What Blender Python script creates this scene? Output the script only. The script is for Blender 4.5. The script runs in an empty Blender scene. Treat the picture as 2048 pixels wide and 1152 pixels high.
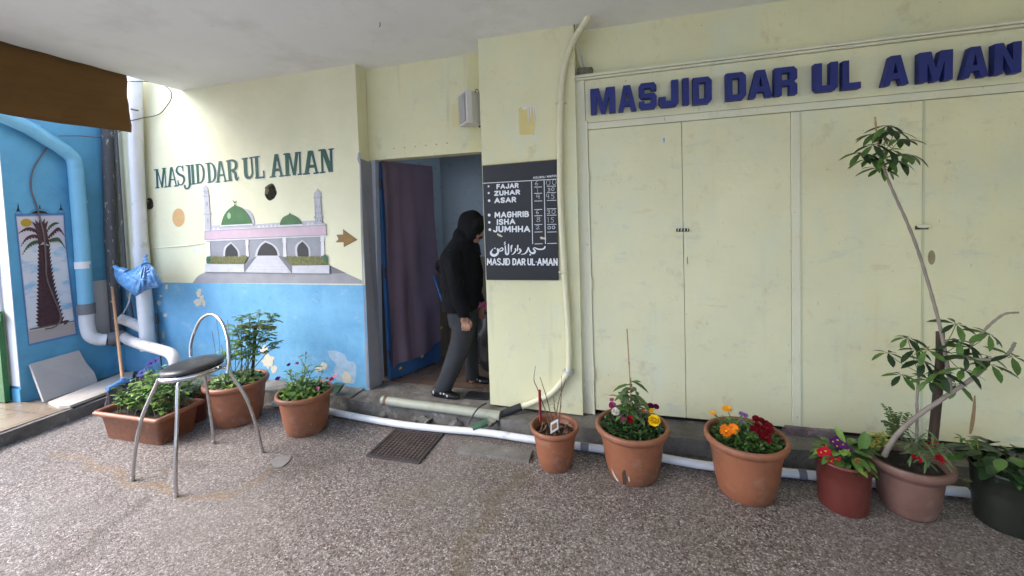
import bpy, bmesh, math, random
import numpy as np
from mathutils import Vector, Matrix, noise
from mathutils.geometry import tessellate_polygon
random.seed(7); np.random.seed(7)
R = math.radians
scene = bpy.context.scene
col = scene.collection

# ------------------------------------------------------------------ camera
H = 1.7                                   # eye height
FPX, CYP = 831.88, 469.56                 # focal length and optical centre row of the 2048 x 1152 photograph
YAW, PITCH, ROLL = -0.2739971, 0.0445963, -0.0350448
def _rot(a, b, c):
    Rz = Matrix(((math.cos(a), -math.sin(a), 0), (math.sin(a), math.cos(a), 0), (0, 0, 1)))
    Wm = Matrix(((1, 0, 0), (0, 0, -1), (0, 1, 0)))
    Rx = Matrix(((1, 0, 0), (0, math.cos(b), -math.sin(b)), (0, math.sin(b), math.cos(b))))
    Rr = Matrix(((math.cos(c), -math.sin(c), 0), (math.sin(c), math.cos(c), 0), (0, 0, 1)))
    return Rr @ Rx @ Wm @ Rz
RC = _rot(YAW, PITCH, ROLL)
cd = bpy.data.cameras.new('camera'); cam = bpy.data.objects.new('camera', cd); col.objects.link(cam)
m3 = Matrix((RC[0], -RC[1], -RC[2])).transposed()
cam.matrix_world = Matrix.Translation((0, 0, H)) @ m3.to_4x4()
cd.sensor_width = 36; cd.sensor_fit = 'HORIZONTAL'; cd.lens = FPX / 2048 * 36
cd.shift_y = -(576 - CYP) / 2048
cd.clip_start = .02; cd.clip_end = 500
scene.camera = cam

# ------------------------------------------------------------------ sky, sun, exposure
SUN_DIR = Vector((-.64, -.34, .69)).normalized()     # towards the sun
w = bpy.data.worlds.new('World'); scene.world = w; w.use_nodes = True
nt = w.node_tree; bg = nt.nodes['Background']
sky = nt.nodes.new('ShaderNodeTexSky'); sky.sky_type = 'NISHITA'; sky.sun_disc = False
sky.sun_elevation = math.asin(SUN_DIR.z); sky.sun_rotation = math.atan2(SUN_DIR.x, SUN_DIR.y)
sky.air_density = 1.0; sky.dust_density = 2.0; sky.ozone_density = 1.0
nt.links.new(sky.outputs[0], bg.inputs[0]); bg.inputs[1].default_value = .15
sd = bpy.data.lights.new('sun', 'SUN'); sd.energy = .95; sd.angle = R(40); sd.color = (.97, .985, 1)
so = bpy.data.objects.new('sun', sd); col.objects.link(so)
so.rotation_euler = (-SUN_DIR).to_track_quat('-Z', 'Y').to_euler(); so.location = SUN_DIR * 30
vs = scene.view_settings; scene.display_settings.display_device = 'sRGB'
vs.view_transform = 'Standard'; vs.look = 'None'; vs.gamma = 1; vs.use_curve_mapping = False
vs.exposure = 2.38
scene.cycles.max_bounces = 10; scene.cycles.diffuse_bounces = 6
scene.cycles.use_denoising = True

# ------------------------------------------------------------------ pixel to place: where the eye ray through a photo pixel meets a real plane
def _ray(px, py):
    return RC.transposed() @ Vector(((px - 1024) / FPX, (py - CYP) / FPX, 1))
def G(px, py, z=0.0):
    d = _ray(px, py); s = (z - H) / d.z; return Vector((0, 0, H)) + d * s
def W(px, py, Y):
    d = _ray(px, py); s = Y / d.y; return Vector((0, 0, H)) + d * s
def XW(px, py, X):
    d = _ray(px, py); s = X / d.x; return Vector((0, 0, H)) + d * s

# ------------------------------------------------------------------ materials
def srgb(r, g, b):
    f = lambda c: c / 12.92 if c <= .04045 else ((c + .055) / 1.055) ** 2.4
    return (f(r / 255), f(g / 255), f(b / 255))
class NT:
    def __init__(s, name):
        s.m = bpy.data.materials.new(name); s.m.use_nodes = True; s.t = s.m.node_tree
        s.b = s.t.nodes['Principled BSDF']; s.co = s.t.nodes.new('ShaderNodeTexCoord').outputs['Object']
    def n(s, typ, **kw):
        n = s.t.nodes.new('ShaderNode' + typ)
        for k, v in kw.items():
            if k in n.inputs.keys() if not k.startswith('_') else False: s.set(n.inputs[k], v)
            else: setattr(n, k.lstrip('_'), v)
        return n
    def set(s, inp, v):
        if hasattr(v, 'is_output') or isinstance(v, bpy.types.NodeSocket): s.t.links.new(v, inp)
        elif isinstance(v, (tuple, list)) and len(v) == 3 and inp.type == 'RGBA': inp.default_value = (*v, 1)
        else: inp.default_value = v
    def scaled(s, sc):
        mp = s.n('Mapping'); s.set(mp.inputs['Vector'], s.co)
        mp.inputs['Scale'].default_value = sc if isinstance(sc, tuple) else (sc,) * 3
        return mp.outputs[0]
    def noise(s, sc, detail=4, rough=.6):
        n = s.n('TexNoise'); s.set(n.inputs['Vector'], s.scaled(sc)); n.inputs['Scale'].default_value = 1
        n.inputs['Detail'].default_value = detail; n.inputs['Roughness'].default_value = rough
        return n.outputs['Fac']
    def ramp(s, fac, lo, hi, a=0., b=1.):
        n = s.n('MapRange'); s.set(n.inputs['Value'], fac)
        n.inputs['From Min'].default_value = lo; n.inputs['From Max'].default_value = hi
        n.inputs['To Min'].default_value = a; n.inputs['To Max'].default_value = b
        return n.outputs[0]
    def mix(s, fac, a, b, mode='MIX'):
        n = s.n('MixRGB'); n.blend_type = mode
        s.set(n.inputs[0], fac); s.set(n.inputs[1], a); s.set(n.inputs[2], b); return n.outputs[0]
    def math(s, op, a, b=0.):
        n = s.n('Math'); n.operation = op; s.set(n.inputs[0], a); s.set(n.inputs[1], b); return n.outputs[0]
    def bump(s, h, strength, dist=.01):
        n = s.n('Bump'); s.set(n.inputs['Height'], h); n.inputs['Strength'].default_value = strength
        n.inputs['Distance'].default_value = dist; s.set(s.b.inputs['Normal'], n.outputs[0])
    def attr(s, name):
        n = s.n('Attribute'); n.attribute_name = name; return n.outputs['Fac']

def mat(name, base, rough=.6, var=.12, scale=6., bump=.15, bscale=120., metal=0., spec=.5, blotch=(), sub=0, trans=0, coat=0):
    m = NT(name)
    c = m.mix(m.ramp(m.noise(scale), .3, .7), tuple(x * (1 - var) for x in base), tuple(min(1, x * (1 + var)) for x in base))
    for bc, bs, lo, hi, amt in blotch:
        c = m.mix(m.math('MULTIPLY', m.ramp(m.noise(bs, 6, .65), lo, hi), amt), c, bc)
    m.set(m.b.inputs['Base Color'], c)
    m.set(m.b.inputs['Roughness'], m.ramp(m.noise(tuple(q * 3 for q in scale) if isinstance(scale, tuple) else scale * 3), .3, .7, max(.02, rough - .08), min(1, rough + .08)))
    m.b.inputs['Metallic'].default_value = metal; m.b.inputs['Specular IOR Level'].default_value = spec
    if bump: m.bump(m.noise(bscale, 3), bump, .004)
    if trans: m.b.inputs['Transmission Weight'].default_value = trans
    if coat: m.b.inputs['Coat Weight'].default_value = coat
    return m.m

CREAM = (.71, .69, .445)
def wall_mat(name, base, dirt=.35, rough=.55, runs=.6, scuff=0.):
    m = NT(name)
    c = m.mix(m.ramp(m.noise(1.3, 5), .35, .68), tuple(x * .93 for x in base), tuple(min(1, x * 1.04) for x in base))
    c = m.mix(m.math('MULTIPLY', m.ramp(m.noise((2.6, 2.6, 1.6), 6, .65), .50, .66), .38), c, (.585, .665, .56))     # touched-up cooler patches
    c = m.mix(m.math('MULTIPLY', m.ramp(m.noise((1.9, 1.9, 2.6), 6, .6), .56, .74), .45), c, (.66, .58, .32))       # yellowed patches
    c = m.mix(m.math('MULTIPLY', m.ramp(m.noise((5, 5, 4.2), 7, .72), .57, .74), dirt), c, (.40, .35, .22))         # grime
    c = m.mix(m.math('MULTIPLY', m.ramp(m.noise((55, 55, 14), 3, .7), .68, .74), min(1, dirt * 1.5)), c, (.20, .16, .10))   # scratches and flecks
    c = m.mix(m.math('MULTIPLY', m.ramp(m.noise((30, 30, 26), 3, .6), .735, .76), min(1, dirt * 1.6)), c, (.10, .08, .06))  # chips
    c = m.mix(m.math('MULTIPLY', m.ramp(m.noise((9, 9, .7), 4, .6), .62, .75), dirt * runs), c, (.45, .38, .20))    # runs
    if scuff:
        c = m.mix(m.math('MULTIPLY', m.ramp(m.noise((3, 3, 7), 7, .75), .57, .70), scuff), c, (.40, .47, .47))      # grey-blue scuffs
        c = m.mix(m.math('MULTIPLY', m.ramp(m.noise((4, 4, 11), 6, .7), .60, .70), scuff * .8), c, (.50, .42, .24)) # beige rubbed marks
    m.set(m.b.inputs['Base Color'], c)
    m.b.inputs['Roughness'].default_value = rough; m.b.inputs['Specular IOR Level'].default_value = .35
    h = m.math('ADD', m.math('MULTIPLY', m.noise(14, 4), 1.0), m.math('MULTIPLY', m.noise(160, 3), .25))
    h = m.math('ADD', h, m.math('MULTIPLY', m.noise(4.5, 4), 2.5))
    m.bump(h, .26, .008)
    return m.m
M = {}
M['cream'] = wall_mat('cream_wall_paint', CREAM, .5)
M['door_cream'] = wall_mat('cream_door_paint', (.71, .69, .465), .5, .45, .25, .5)
M['trim_cream'] = wall_mat('cream_trim_paint', (.70, .685, .52), .5, .45)

def mural_mat():
    m = NT('mural_wall_paint')
    sep = m.n('SeparateXYZ'); m.set(sep.inputs[0], m.co); z = sep.outputs['Z']
    c = m.mix(m.ramp(m.noise(1.6, 5), .35, .68), (.67, .65, .445), (.75, .73, .51))
    c = m.mix(m.math('MULTIPLY', m.ramp(m.noise((6, 6, 4), 6, .7), .63, .78), .3), c, (.42, .36, .22))
    blue = m.mix(m.ramp(m.noise(3.0, 6, .7), .32, .66), (.105, .315, .53), (.175, .43, .64))
    blue = m.mix(m.math('MULTIPLY', m.ramp(m.noise(9, 6, .7), .60, .70), .5), blue, (.07, .24, .42))
    blue = m.mix(m.math('MULTIPLY', m.ramp(m.noise((4, 4, 7), 6, .72), .58, .64), .35), blue, (.40, .52, .62))
    blue = m.mix(m.ramp(m.noise(38, 4, .7), .735, .75), blue, (.60, .56, .44))
    e = m.math('ADD', z, m.math('MULTIPLY', m.noise(25, 2), .006))
    c = m.mix(m.ramp(e, 1.1150, 1.1170), blue, c)
    m.set(m.b.inputs['Base Color'], c); m.b.inputs['Roughness'].default_value = .55
    h = m.math('ADD', m.noise(12, 5), m.math('MULTIPLY', m.noise(120, 3), .3)); m.bump(h, .35, .01)
    return m.m
M['mural_wall'] = mural_mat()

def terrazzo():
    m = NT('pebble_terrazzo')
    def vor(sc, feat='F1'):
        v = m.n('TexVoronoi', _feature=feat); m.set(v.inputs['Vector'], m.scaled((sc, sc, sc))); v.inputs['Scale'].default_value = 1; return v
    v = vor(118); sp = m.n('SeparateColor'); m.set(sp.inputs[0], v.outputs['Color'])
    cr = m.n('ValToRGB'); cr.color_ramp.interpolation = 'LINEAR'
    stops = [(0, (0.0464, 0.0324, 0.0260)), (.12, (0.1102, 0.0778, 0.0645)), (.30, (0.1740, 0.1318, 0.1123)), (.46, (0.2146, 0.1814, 0.1643)), (.68, (0.2900, 0.2527, 0.2330)), (.88, (0.3770, 0.3326, 0.3089)), (1.0, (0.5800, 0.5184, 0.4836))]
    el = cr.color_ramp.elements
    el[0].position, el[0].color = 0, (*stops[0][1], 1)
    el[1].position, el[1].color = stops[1][0], (*stops[1][1], 1)
    for p, c in stops[2:]:
        e = el.new(p); e.color = (*c, 1)
    m.set(cr.inputs[0], sp.outputs[0])
    ve = vor(118, 'DISTANCE_TO_EDGE')
    mort = m.ramp(ve.outputs['Distance'], .02, .14)
    c = m.mix(mort, (.085, .072, .064), cr.outputs[0])
    v2 = vor(58); s2 = m.n('SeparateColor'); m.set(s2.inputs[0], v2.outputs['Color'])                  # sparse larger dark pebbles
    big = m.math('MULTIPLY', m.ramp(s2.outputs[0], .30, .25), m.ramp(m.math('ADD', v2.outputs['Distance'], m.math('MULTIPLY', m.noise(150, 2), .25)), .62, .46))
    c = m.mix(m.math('MULTIPLY', big, .95), c, m.mix(s2.outputs[1], (.028, .019, .015), (.105, .050, .036)))
    lt = m.math('MULTIPLY', m.ramp(s2.outputs[0], .90, .93), m.ramp(v2.outputs['Distance'], .55, .40))
    c = m.mix(m.math('MULTIPLY', lt, .7), c, (.36, .335, .315))
    c = m.mix(m.math('MULTIPLY', m.ramp(m.noise(2.6, 6, .65), .50, .72), .40), c, (.105, .085, .07))
    c = m.mix(m.math('MULTIPLY', m.ramp(m.noise(.9, 4, .6), .48, .70), .35), c, (.24, .215, .20))
    c = m.mix(m.math('MULTIPLY', m.ramp(m.noise(1.1, 5, .6), .45, .7), .35), c, (.20, .17, .15))
    rag = m.ramp(m.noise(28, 4, .7), .28, .62)
    c = m.mix(m.math('MULTIPLY', m.math('MULTIPLY', m.attr('rust'), rag), .7), c, (.23, .125, .035))
    c = m.mix(m.math('MULTIPLY', m.math('MULTIPLY', m.attr('grime'), rag), .95), c, (.060, .045, .032))
    c = m.mix(m.math('MULTIPLY', m.math('MULTIPLY', m.attr('moss'), rag), .8), c, (.10, .078, .030))
    m.set(m.b.inputs['Base Color'], c)
    m.set(m.b.inputs['Roughness'], m.ramp(m.noise(2.2, 4), .35, .65, .42, .7)); m.b.inputs['Specular IOR Level'].default_value = .4
    m.bump(m.math('ADD', m.math('MULTIPLY', mort, .8), m.math('MULTIPLY', sp.outputs[1], .5)), .5, .006)
    return m.m
M['terrazzo'] = terrazzo()

def concrete(name, a, b, sc=5, bump=.6):
    m = NT(name)
    c = m.mix(m.ramp(m.noise(sc, 7, .7), .32, .68), a, b)
    c = m.mix(m.ramp(m.noise(sc * 4, 5, .7), .60, .72), c, tuple(x * .45 for x in a))
    c = m.mix(m.math('MULTIPLY', m.ramp(m.noise(sc * 1.7, 6, .7), .60, .66), .7), c, tuple(min(1, x * 1.5) for x in b))
    m.set(m.b.inputs['Base Color'], c); m.b.inputs['Roughness'].default_value = .85
    m.bump(m.noise(sc * 9, 6, .7), bump, .02); return m.m
M['concrete'] = concrete('worn_concrete', (.10, .09, .077), (.24, .225, .205))
M['dark_concrete'] = concrete('dark_broken_concrete', (.08, .07, .065), (.20, .18, .16))
M['brick_red'] = concrete('purple_stone', (.10, .07, .075), (.25, .20, .22), 9)
M['ceiling'] = mat('ceiling_plaster', (.80, .81, .82), .8, .04, 1.2, .15, 90, blotch=[((.62, .60, .57), 1.6, .50, .72, .6), ((.45, .42, .38), 7, .66, .76, .5), ((.30, .27, .22), 40, .74, .77, .6)])
M['white_wall'] = mat('white_plaster', (.80, .80, .80), .7, .05, 3, .3, 30, blotch=[((.45, .47, .5), (5, 5, .6), .55, .75, .6)])
M['palm_blue'] = mat('blue_wall_paint', (.105, .35, .55), .5, .14, 2.5, .4, 25, blotch=[((.05, .20, .35), 4, .55, .75, .5)])
M['grey_paint'] = mat('grey_gloss_paint', (.27, .275, .31), .45, .08, 4, .2, 60, blotch=[((.16, .15, .14), 9, .62, .75, .6)])
M['frame_grey'] = mat('grey_metal_frame', (.40, .43, .50), .4, .06, 6, .1, 60, blotch=[((.16, .12, .09), 14, .66, .74, .8)])
M['black_gap'] = mat('dark_gap', (.012, .012, .014), .9, .1, 5, 0)
M['terracotta'] = mat('terracotta_plastic', (.25, .092, .046), .5, .07, 9, .12, 200, blotch=[((.12, .058, .036), 5, .48, .68, .7), ((.34, .19, .135), 9, .56, .70, .55), ((.42, .32, .26), 26, .68, .74, .6), ((.06, .035, .022), 38, .70, .75, .6)])
M['terracotta_old'] = mat('weathered_terracotta', (.155, .080, .062), .7, .15, 8, .25, 90, blotch=[((.27, .19, .16), 6, .55, .70, .7), ((.16, .10, .08), 5, .58, .75, .5)])
M['red_plastic'] = mat('dark_red_plastic', (.115, .024, .018), .45, .08, 8, .1, 120)
M['dark_plastic'] = mat('dark_green_plastic', (.014, .017, .012), .45, .1, 8, .1, 120)
M['soil'] = concrete('potting_soil', (.022, .015, .010), (.06, .042, .028), 30, 1)
M['chrome'] = mat('chrome_steel', (.52, .52, .53), .12, .02, 6, 0, metal=1)
M['chrome_dull'] = mat('dull_steel', (.50, .50, .49), .35, .1, 12, 0, metal=1)
M['vinyl'] = mat('black_vinyl', (.022, .022, .024), .36, .1, 6, .15, 260)
M['pvc'] = mat('white_pvc', (.66, .67, .69), .4, .06, 6, .05, 60, blotch=[((.30, .28, .25), 8, .6, .76, .7)])
M['pvc_cream'] = mat('cream_pvc', (.34, .355, .28), .42, .08, 7, .05, 60, blotch=[((.28, .24, .18), 7, .58, .74, .7)])
M['pvc_blue'] = mat('blue_painted_pipe', (.19, .47, .66), .42, .06, 5, .08, 60, blotch=[((.10, .30, .46), 6, .6, .75, .4)])
M['pvc_grey'] = mat('grey_pvc', (.16, .165, .18), .5, .1, 8, .1, 60)
M['wrap'] = mat('white_wrapped_pipe', (.60, .57, .55), .6, .1, 8, .5, 22, blotch=[((.33, .22, .18), 9, .58, .72, .6)])
def peel():
    m = NT('peeling_dark_paint')
    c = m.mix(m.ramp(m.noise((34, 34, 11), 6, .75), .60, .63), (.085, .085, .095), (.52, .50, .36))
    c = m.mix(m.ramp(m.noise(14, 5, .7), .62, .66), c, (.10, .05, .03))
    m.set(m.b.inputs['Base Color'], c); m.b.inputs['Roughness'].default_value = .6; m.bump(m.noise(26, 5), .4, .006); return m.m
M['peel'] = peel()
M['conduit'] = mat('cream_conduit', (.67, .64, .45), .5, .05, 6, .1, 60, blotch=[((.42, .38, .28), 7, .6, .75, .4)])
M['rubber'] = mat('black_rubber', (.02, .02, .022), .5, .1, 8, .1, 60)
M['green_hose'] = mat('green_plastic', (.07, .15, .085), .5, .1, 8, .1, 60)
M['awning'] = mat('brown_canvas', (.125, .058, .010), .8, .12, (3, 1.2, 9), .25, 260)
M['bag'] = mat('blue_plastic_bag', (.10, .27, .56), .26, .12, 6, .0, 60, trans=.12)
M['wood'] = mat('pale_broom_wood', (.50, .27, .14), .6, .12, (30, 30, 3), .1, 60)
M['dark_wood'] = mat('dark_stake_wood', (.045, .027, .016), .75, .3, (40, 40, 5), .4, 60)
M['cane'] = mat('bamboo_cane', (.36, .22, .11), .6, .2, 20, .1, 60)
M['twig'] = mat('dry_twig', (.16, .095, .06), .8, .25, 20, .2, 90)
M['bark'] = mat('grey_bark', (.23, .195, .165), .8, .2, (25, 25, 8), .4, 60)
M['broom_blue'] = mat('blue_broom_head', (.14, .32, .62), .4, .05, 6, 0)
M['bristle'] = mat('grey_bristle', (.12, .10, .11), .8, .3, 40, 0)
M['slab'] = mat('grey_stone_slab', (.42, .385, .36), .7, .06, 5, .2, 40, blotch=[((.26, .24, .22), 6, .60, .72, .7)])
M['marble'] = mat('worn_marble', (.44, .40, .35), .5, .1, 4, .25, 40, blotch=[((.30, .24, .18), 5, .55, .7, .6)])
M['speaker_white'] = mat('white_speaker_plastic', (.62, .60, .56), .5, .03, 6, .05, 60)
M['green_door'] = mat('green_metal_door', (.018, .12, .03), .4, .1, 5, .1, 60)
M['door_blue'] = mat('blue_door_paint', (.022, .075, .19), .42, .1, 4, .15, 40)
M['curtain'] = mat('mauve_cloth', (.125, .085, .115), .9, .08, 5, .2, 300)
M['tape'] = mat('yellow_tape', (.50, .30, .03), .5, .05, 8, 0)
M['room_blue'] = mat('pale_blue_gloss_wall', (.195, .24, .27), .32, .05, 3, .5, 45)
M['room_brown'] = mat('brown_dado', (.12, .082, .048), .45, .1, 4, .2, 40)
def tiles(name, a, b, joint, sx, sy):
    m = NT(name)
    br = m.n('TexBrick'); m.set(br.inputs['Vector'], m.scaled((1, 1, 1))); br.offset = 0
    br.inputs['Scale'].default_value = 1; br.inputs['Brick Width'].default_value = sx; br.inputs['Row Height'].default_value = sy
    br.inputs['Mortar Size'].default_value = .004
    m.set(br.inputs['Color1'], a); m.set(br.inputs['Color2'], b); m.set(br.inputs['Mortar'], joint)
    c = m.mix(m.math('MULTIPLY', m.ramp(m.noise(4, 6, .7), .5, .72), .5), br.outputs['Color'], tuple(x * .55 for x in a))
    m.set(m.b.inputs['Base Color'], c); m.set(m.b.inputs['Roughness'], m.ramp(m.noise(3), .3, .7, .18, .45)); return m.m
M['room_tile'] = tiles('brown_floor_tile', (.15, .10, .07), (.17, .115, .08), (.06, .04, .03), .33, .33)
M['terrace_tile'] = tiles('beige_terrace_tile', (.22, .165, .115), (.25, .19, .135), (.09, .065, .045), .45, .33)
M['letter_blue'] = mat('blue_letter_foam', (.009, .019, .165), .55, .12, 8, .25, 160)
M['board'] = mat('black_board_paint', (.0095, .010, .012), .45, .2, 5, .1, 60, blotch=[((.03, .033, .04), 4, .58, .75, .5)])
M['board_yellow'] = mat('yellow_board_edge', (.50, .38, .10), .6, .05, 8, 0)
M['white_paint'] = mat('white_sign_paint', (.74, .76, .80), .5, .05, 20, 0)
M['chalk'] = mat('chalk', (.50, .52, .55), .9, .3, 60, 0)
def paintmat(name, c, var=.07, sc=14): return mat(name, c, .55, var, sc, .06, 90)
M['p_green'] = paintmat('green_wall_lettering', (0.0108, 0.078, 0.045), .2, 10)
M['p_halo'] = paintmat('lilac_letter_shadow', (.66, .65, .66))
M['p_lilac'] = paintmat('mural_lilac_grey', (0.4264, 0.4182, 0.4592))
M['p_light'] = paintmat('mural_pale_grey', (0.5084, 0.5084, 0.5412))
M['p_grey'] = paintmat('mural_grey', (0.252, 0.2592, 0.288), .15, 7)
M['p_dgrey'] = paintmat('mural_dark_grey', (0.154, 0.1575, 0.175), .12, 9)
M['p_ground'] = paintmat('mural_ground_grey', (0.2886, 0.2847, 0.3003), .12, 6)
M['p_pink'] = paintmat('mural_pink', (0.527, 0.391, 0.4505), .06, 8)
M['p_white'] = paintmat('mural_white', (0.63, 0.621, 0.648))
M['p_dome'] = paintmat('mural_dome_green', (0.03375, 0.1275, 0.03), .2, 8)
M['p_shine'] = paintmat('mural_dome_highlight', (.30, .44, .27))
M['p_black'] = paintmat('mural_black', (.018, .017, .02))
M['p_hedge'] = mat('mural_hedge', (0.13, 0.1333, 0.03575), .6, .5, 55, .05, 90, blotch=[((.10, .10, .03), 40, .5, .62, .9), ((.38, .40, .16), 60, .60, .7, .8)])
M['p_dhedge'] = mat('mural_dark_shrub', (0.021, 0.112, 0.0525), .6, .4, 55, .05, 90)
M['p_orange'] = paintmat('mural_pale_orange', (0.595, 0.357, 0.1445), .1, 9)
M['p_arrow'] = paintmat('mural_ochre', (0.231, 0.1183, 0.0165), .12, 12)
M['p_peel'] = mat('bare_plaster', (.60, .56, .44), .8, .12, 16, .3, 60)
M['p_peel_blue'] = mat('faded_blue_wash', (.34, .48, .60), .8, .15, 14, .3, 60)
M['hole'] = concrete('broken_masonry', (.07, .06, .042), (.34, .30, .22), 26, 1)
M['leaf'] = mat('green_leaf', (.068, .142, .028), .42, .35, 14, 0)
M['leaf_light'] = mat('light_green_leaf', (.15, .26, .045), .45, .35, 16, 0)
M['leaf_dark'] = mat('dark_green_leaf', (.015, .040, .012), .36, .3, 12, 0)
M['leaf_grey'] = mat('grey_green_leaf', (.10, .16, .065), .5, .3, 16, 0)
M['stem'] = mat('green_stem', (.12, .15, .05), .6, .2, 20, 0)
def petal(name, c): return mat(name, c, .7, .2, 40, 0, spec=.15)
for k, c in dict(yellow=(.75, .50, .01), white=(.75, .72, .62), pink=(.50, .07, .24), red=(.35, .006, .02), magenta=(.17, .008, .06), orange=(.72, .17, .01), amber=(.75, .33, .02),
                 crimson=(.19, .008, .014), purple=(.17, .05, .28), lilac=(.36, .22, .42), rose=(.48, .17, .23), peach=(.62, .24, .10), violet=(.07, .012, .085), navy=(.02, .028, .14), hot=(.55, .02, .16), buff=(.45, .40, .08)).items():
    M['f_' + k] = petal(k + '_petal', c)
M['jacket'] = mat('black_jacket_cloth', (.0032, .0034, .005), .9, .2, 8, .9, 16, spec=.25)
M['trouser'] = mat('grey_trouser_cloth', (.030, .032, .037), .9, .1, 12, .7, 22, spec=.3)
M['skin'] = mat('brown_skin', (.30, .155, .10), .55, .1, 14, .05, 150)
M['hair'] = mat('black_hair', (.01, .009, .008), .6, .1, 30, .1, 150)
M['shoe'] = mat('black_shoe', (.010, .010, .012), .4, .2, 20, .2, 80)
M['shoe_white'] = mat('white_shoe_trim', (.55, .56, .58), .5, .1, 20, 0)
M['rust_iron'] = mat('rusty_iron', (.085, .06, .052), .7, .25, 14, .4, 60)
M['iron_dark'] = mat('dark_iron', (.038, .030, .030), .7, .25, 14, .4, 60)
M['cable'] = mat('grey_cable', (.13, .10, .095), .6, .1, 10, 0)
M['blue_cord'] = mat('blue_cord', (.035, .13, .33), .6, .1, 10, 0)
M['yellow_paper'] = mat('faded_yellow_paper', (.66, .56, .24), .8, .06, 10, .1, 60)
M['paper_white'] = mat('torn_white_paper', (.70, .72, .74), .8, .06, 10, .1, 60)
M['brass'] = mat('tarnished_brass', (.30, .26, .15), .5, .2, 20, .1, 60, metal=.4)
M['pink_cloth'] = mat('pink_cloth', (.36, .06, .14), .8, .2, 10, .2, 60)
M['asphalt'] = concrete('pale_street_paving', (.60, .585, .56), (.70, .68, .65), 3)
M['blue_bin'] = mat('pale_blue_plastic', (.30, .36, .50), .5, .1, 6, 0)
M['tag_label'] = mat('plant_tag_white', (.62, .64, .66), .5, .05, 10, 0)
M['dead'] = mat('withered_leaf', (.15, .075, .04), .8, .3, 20, .2, 60)

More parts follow.
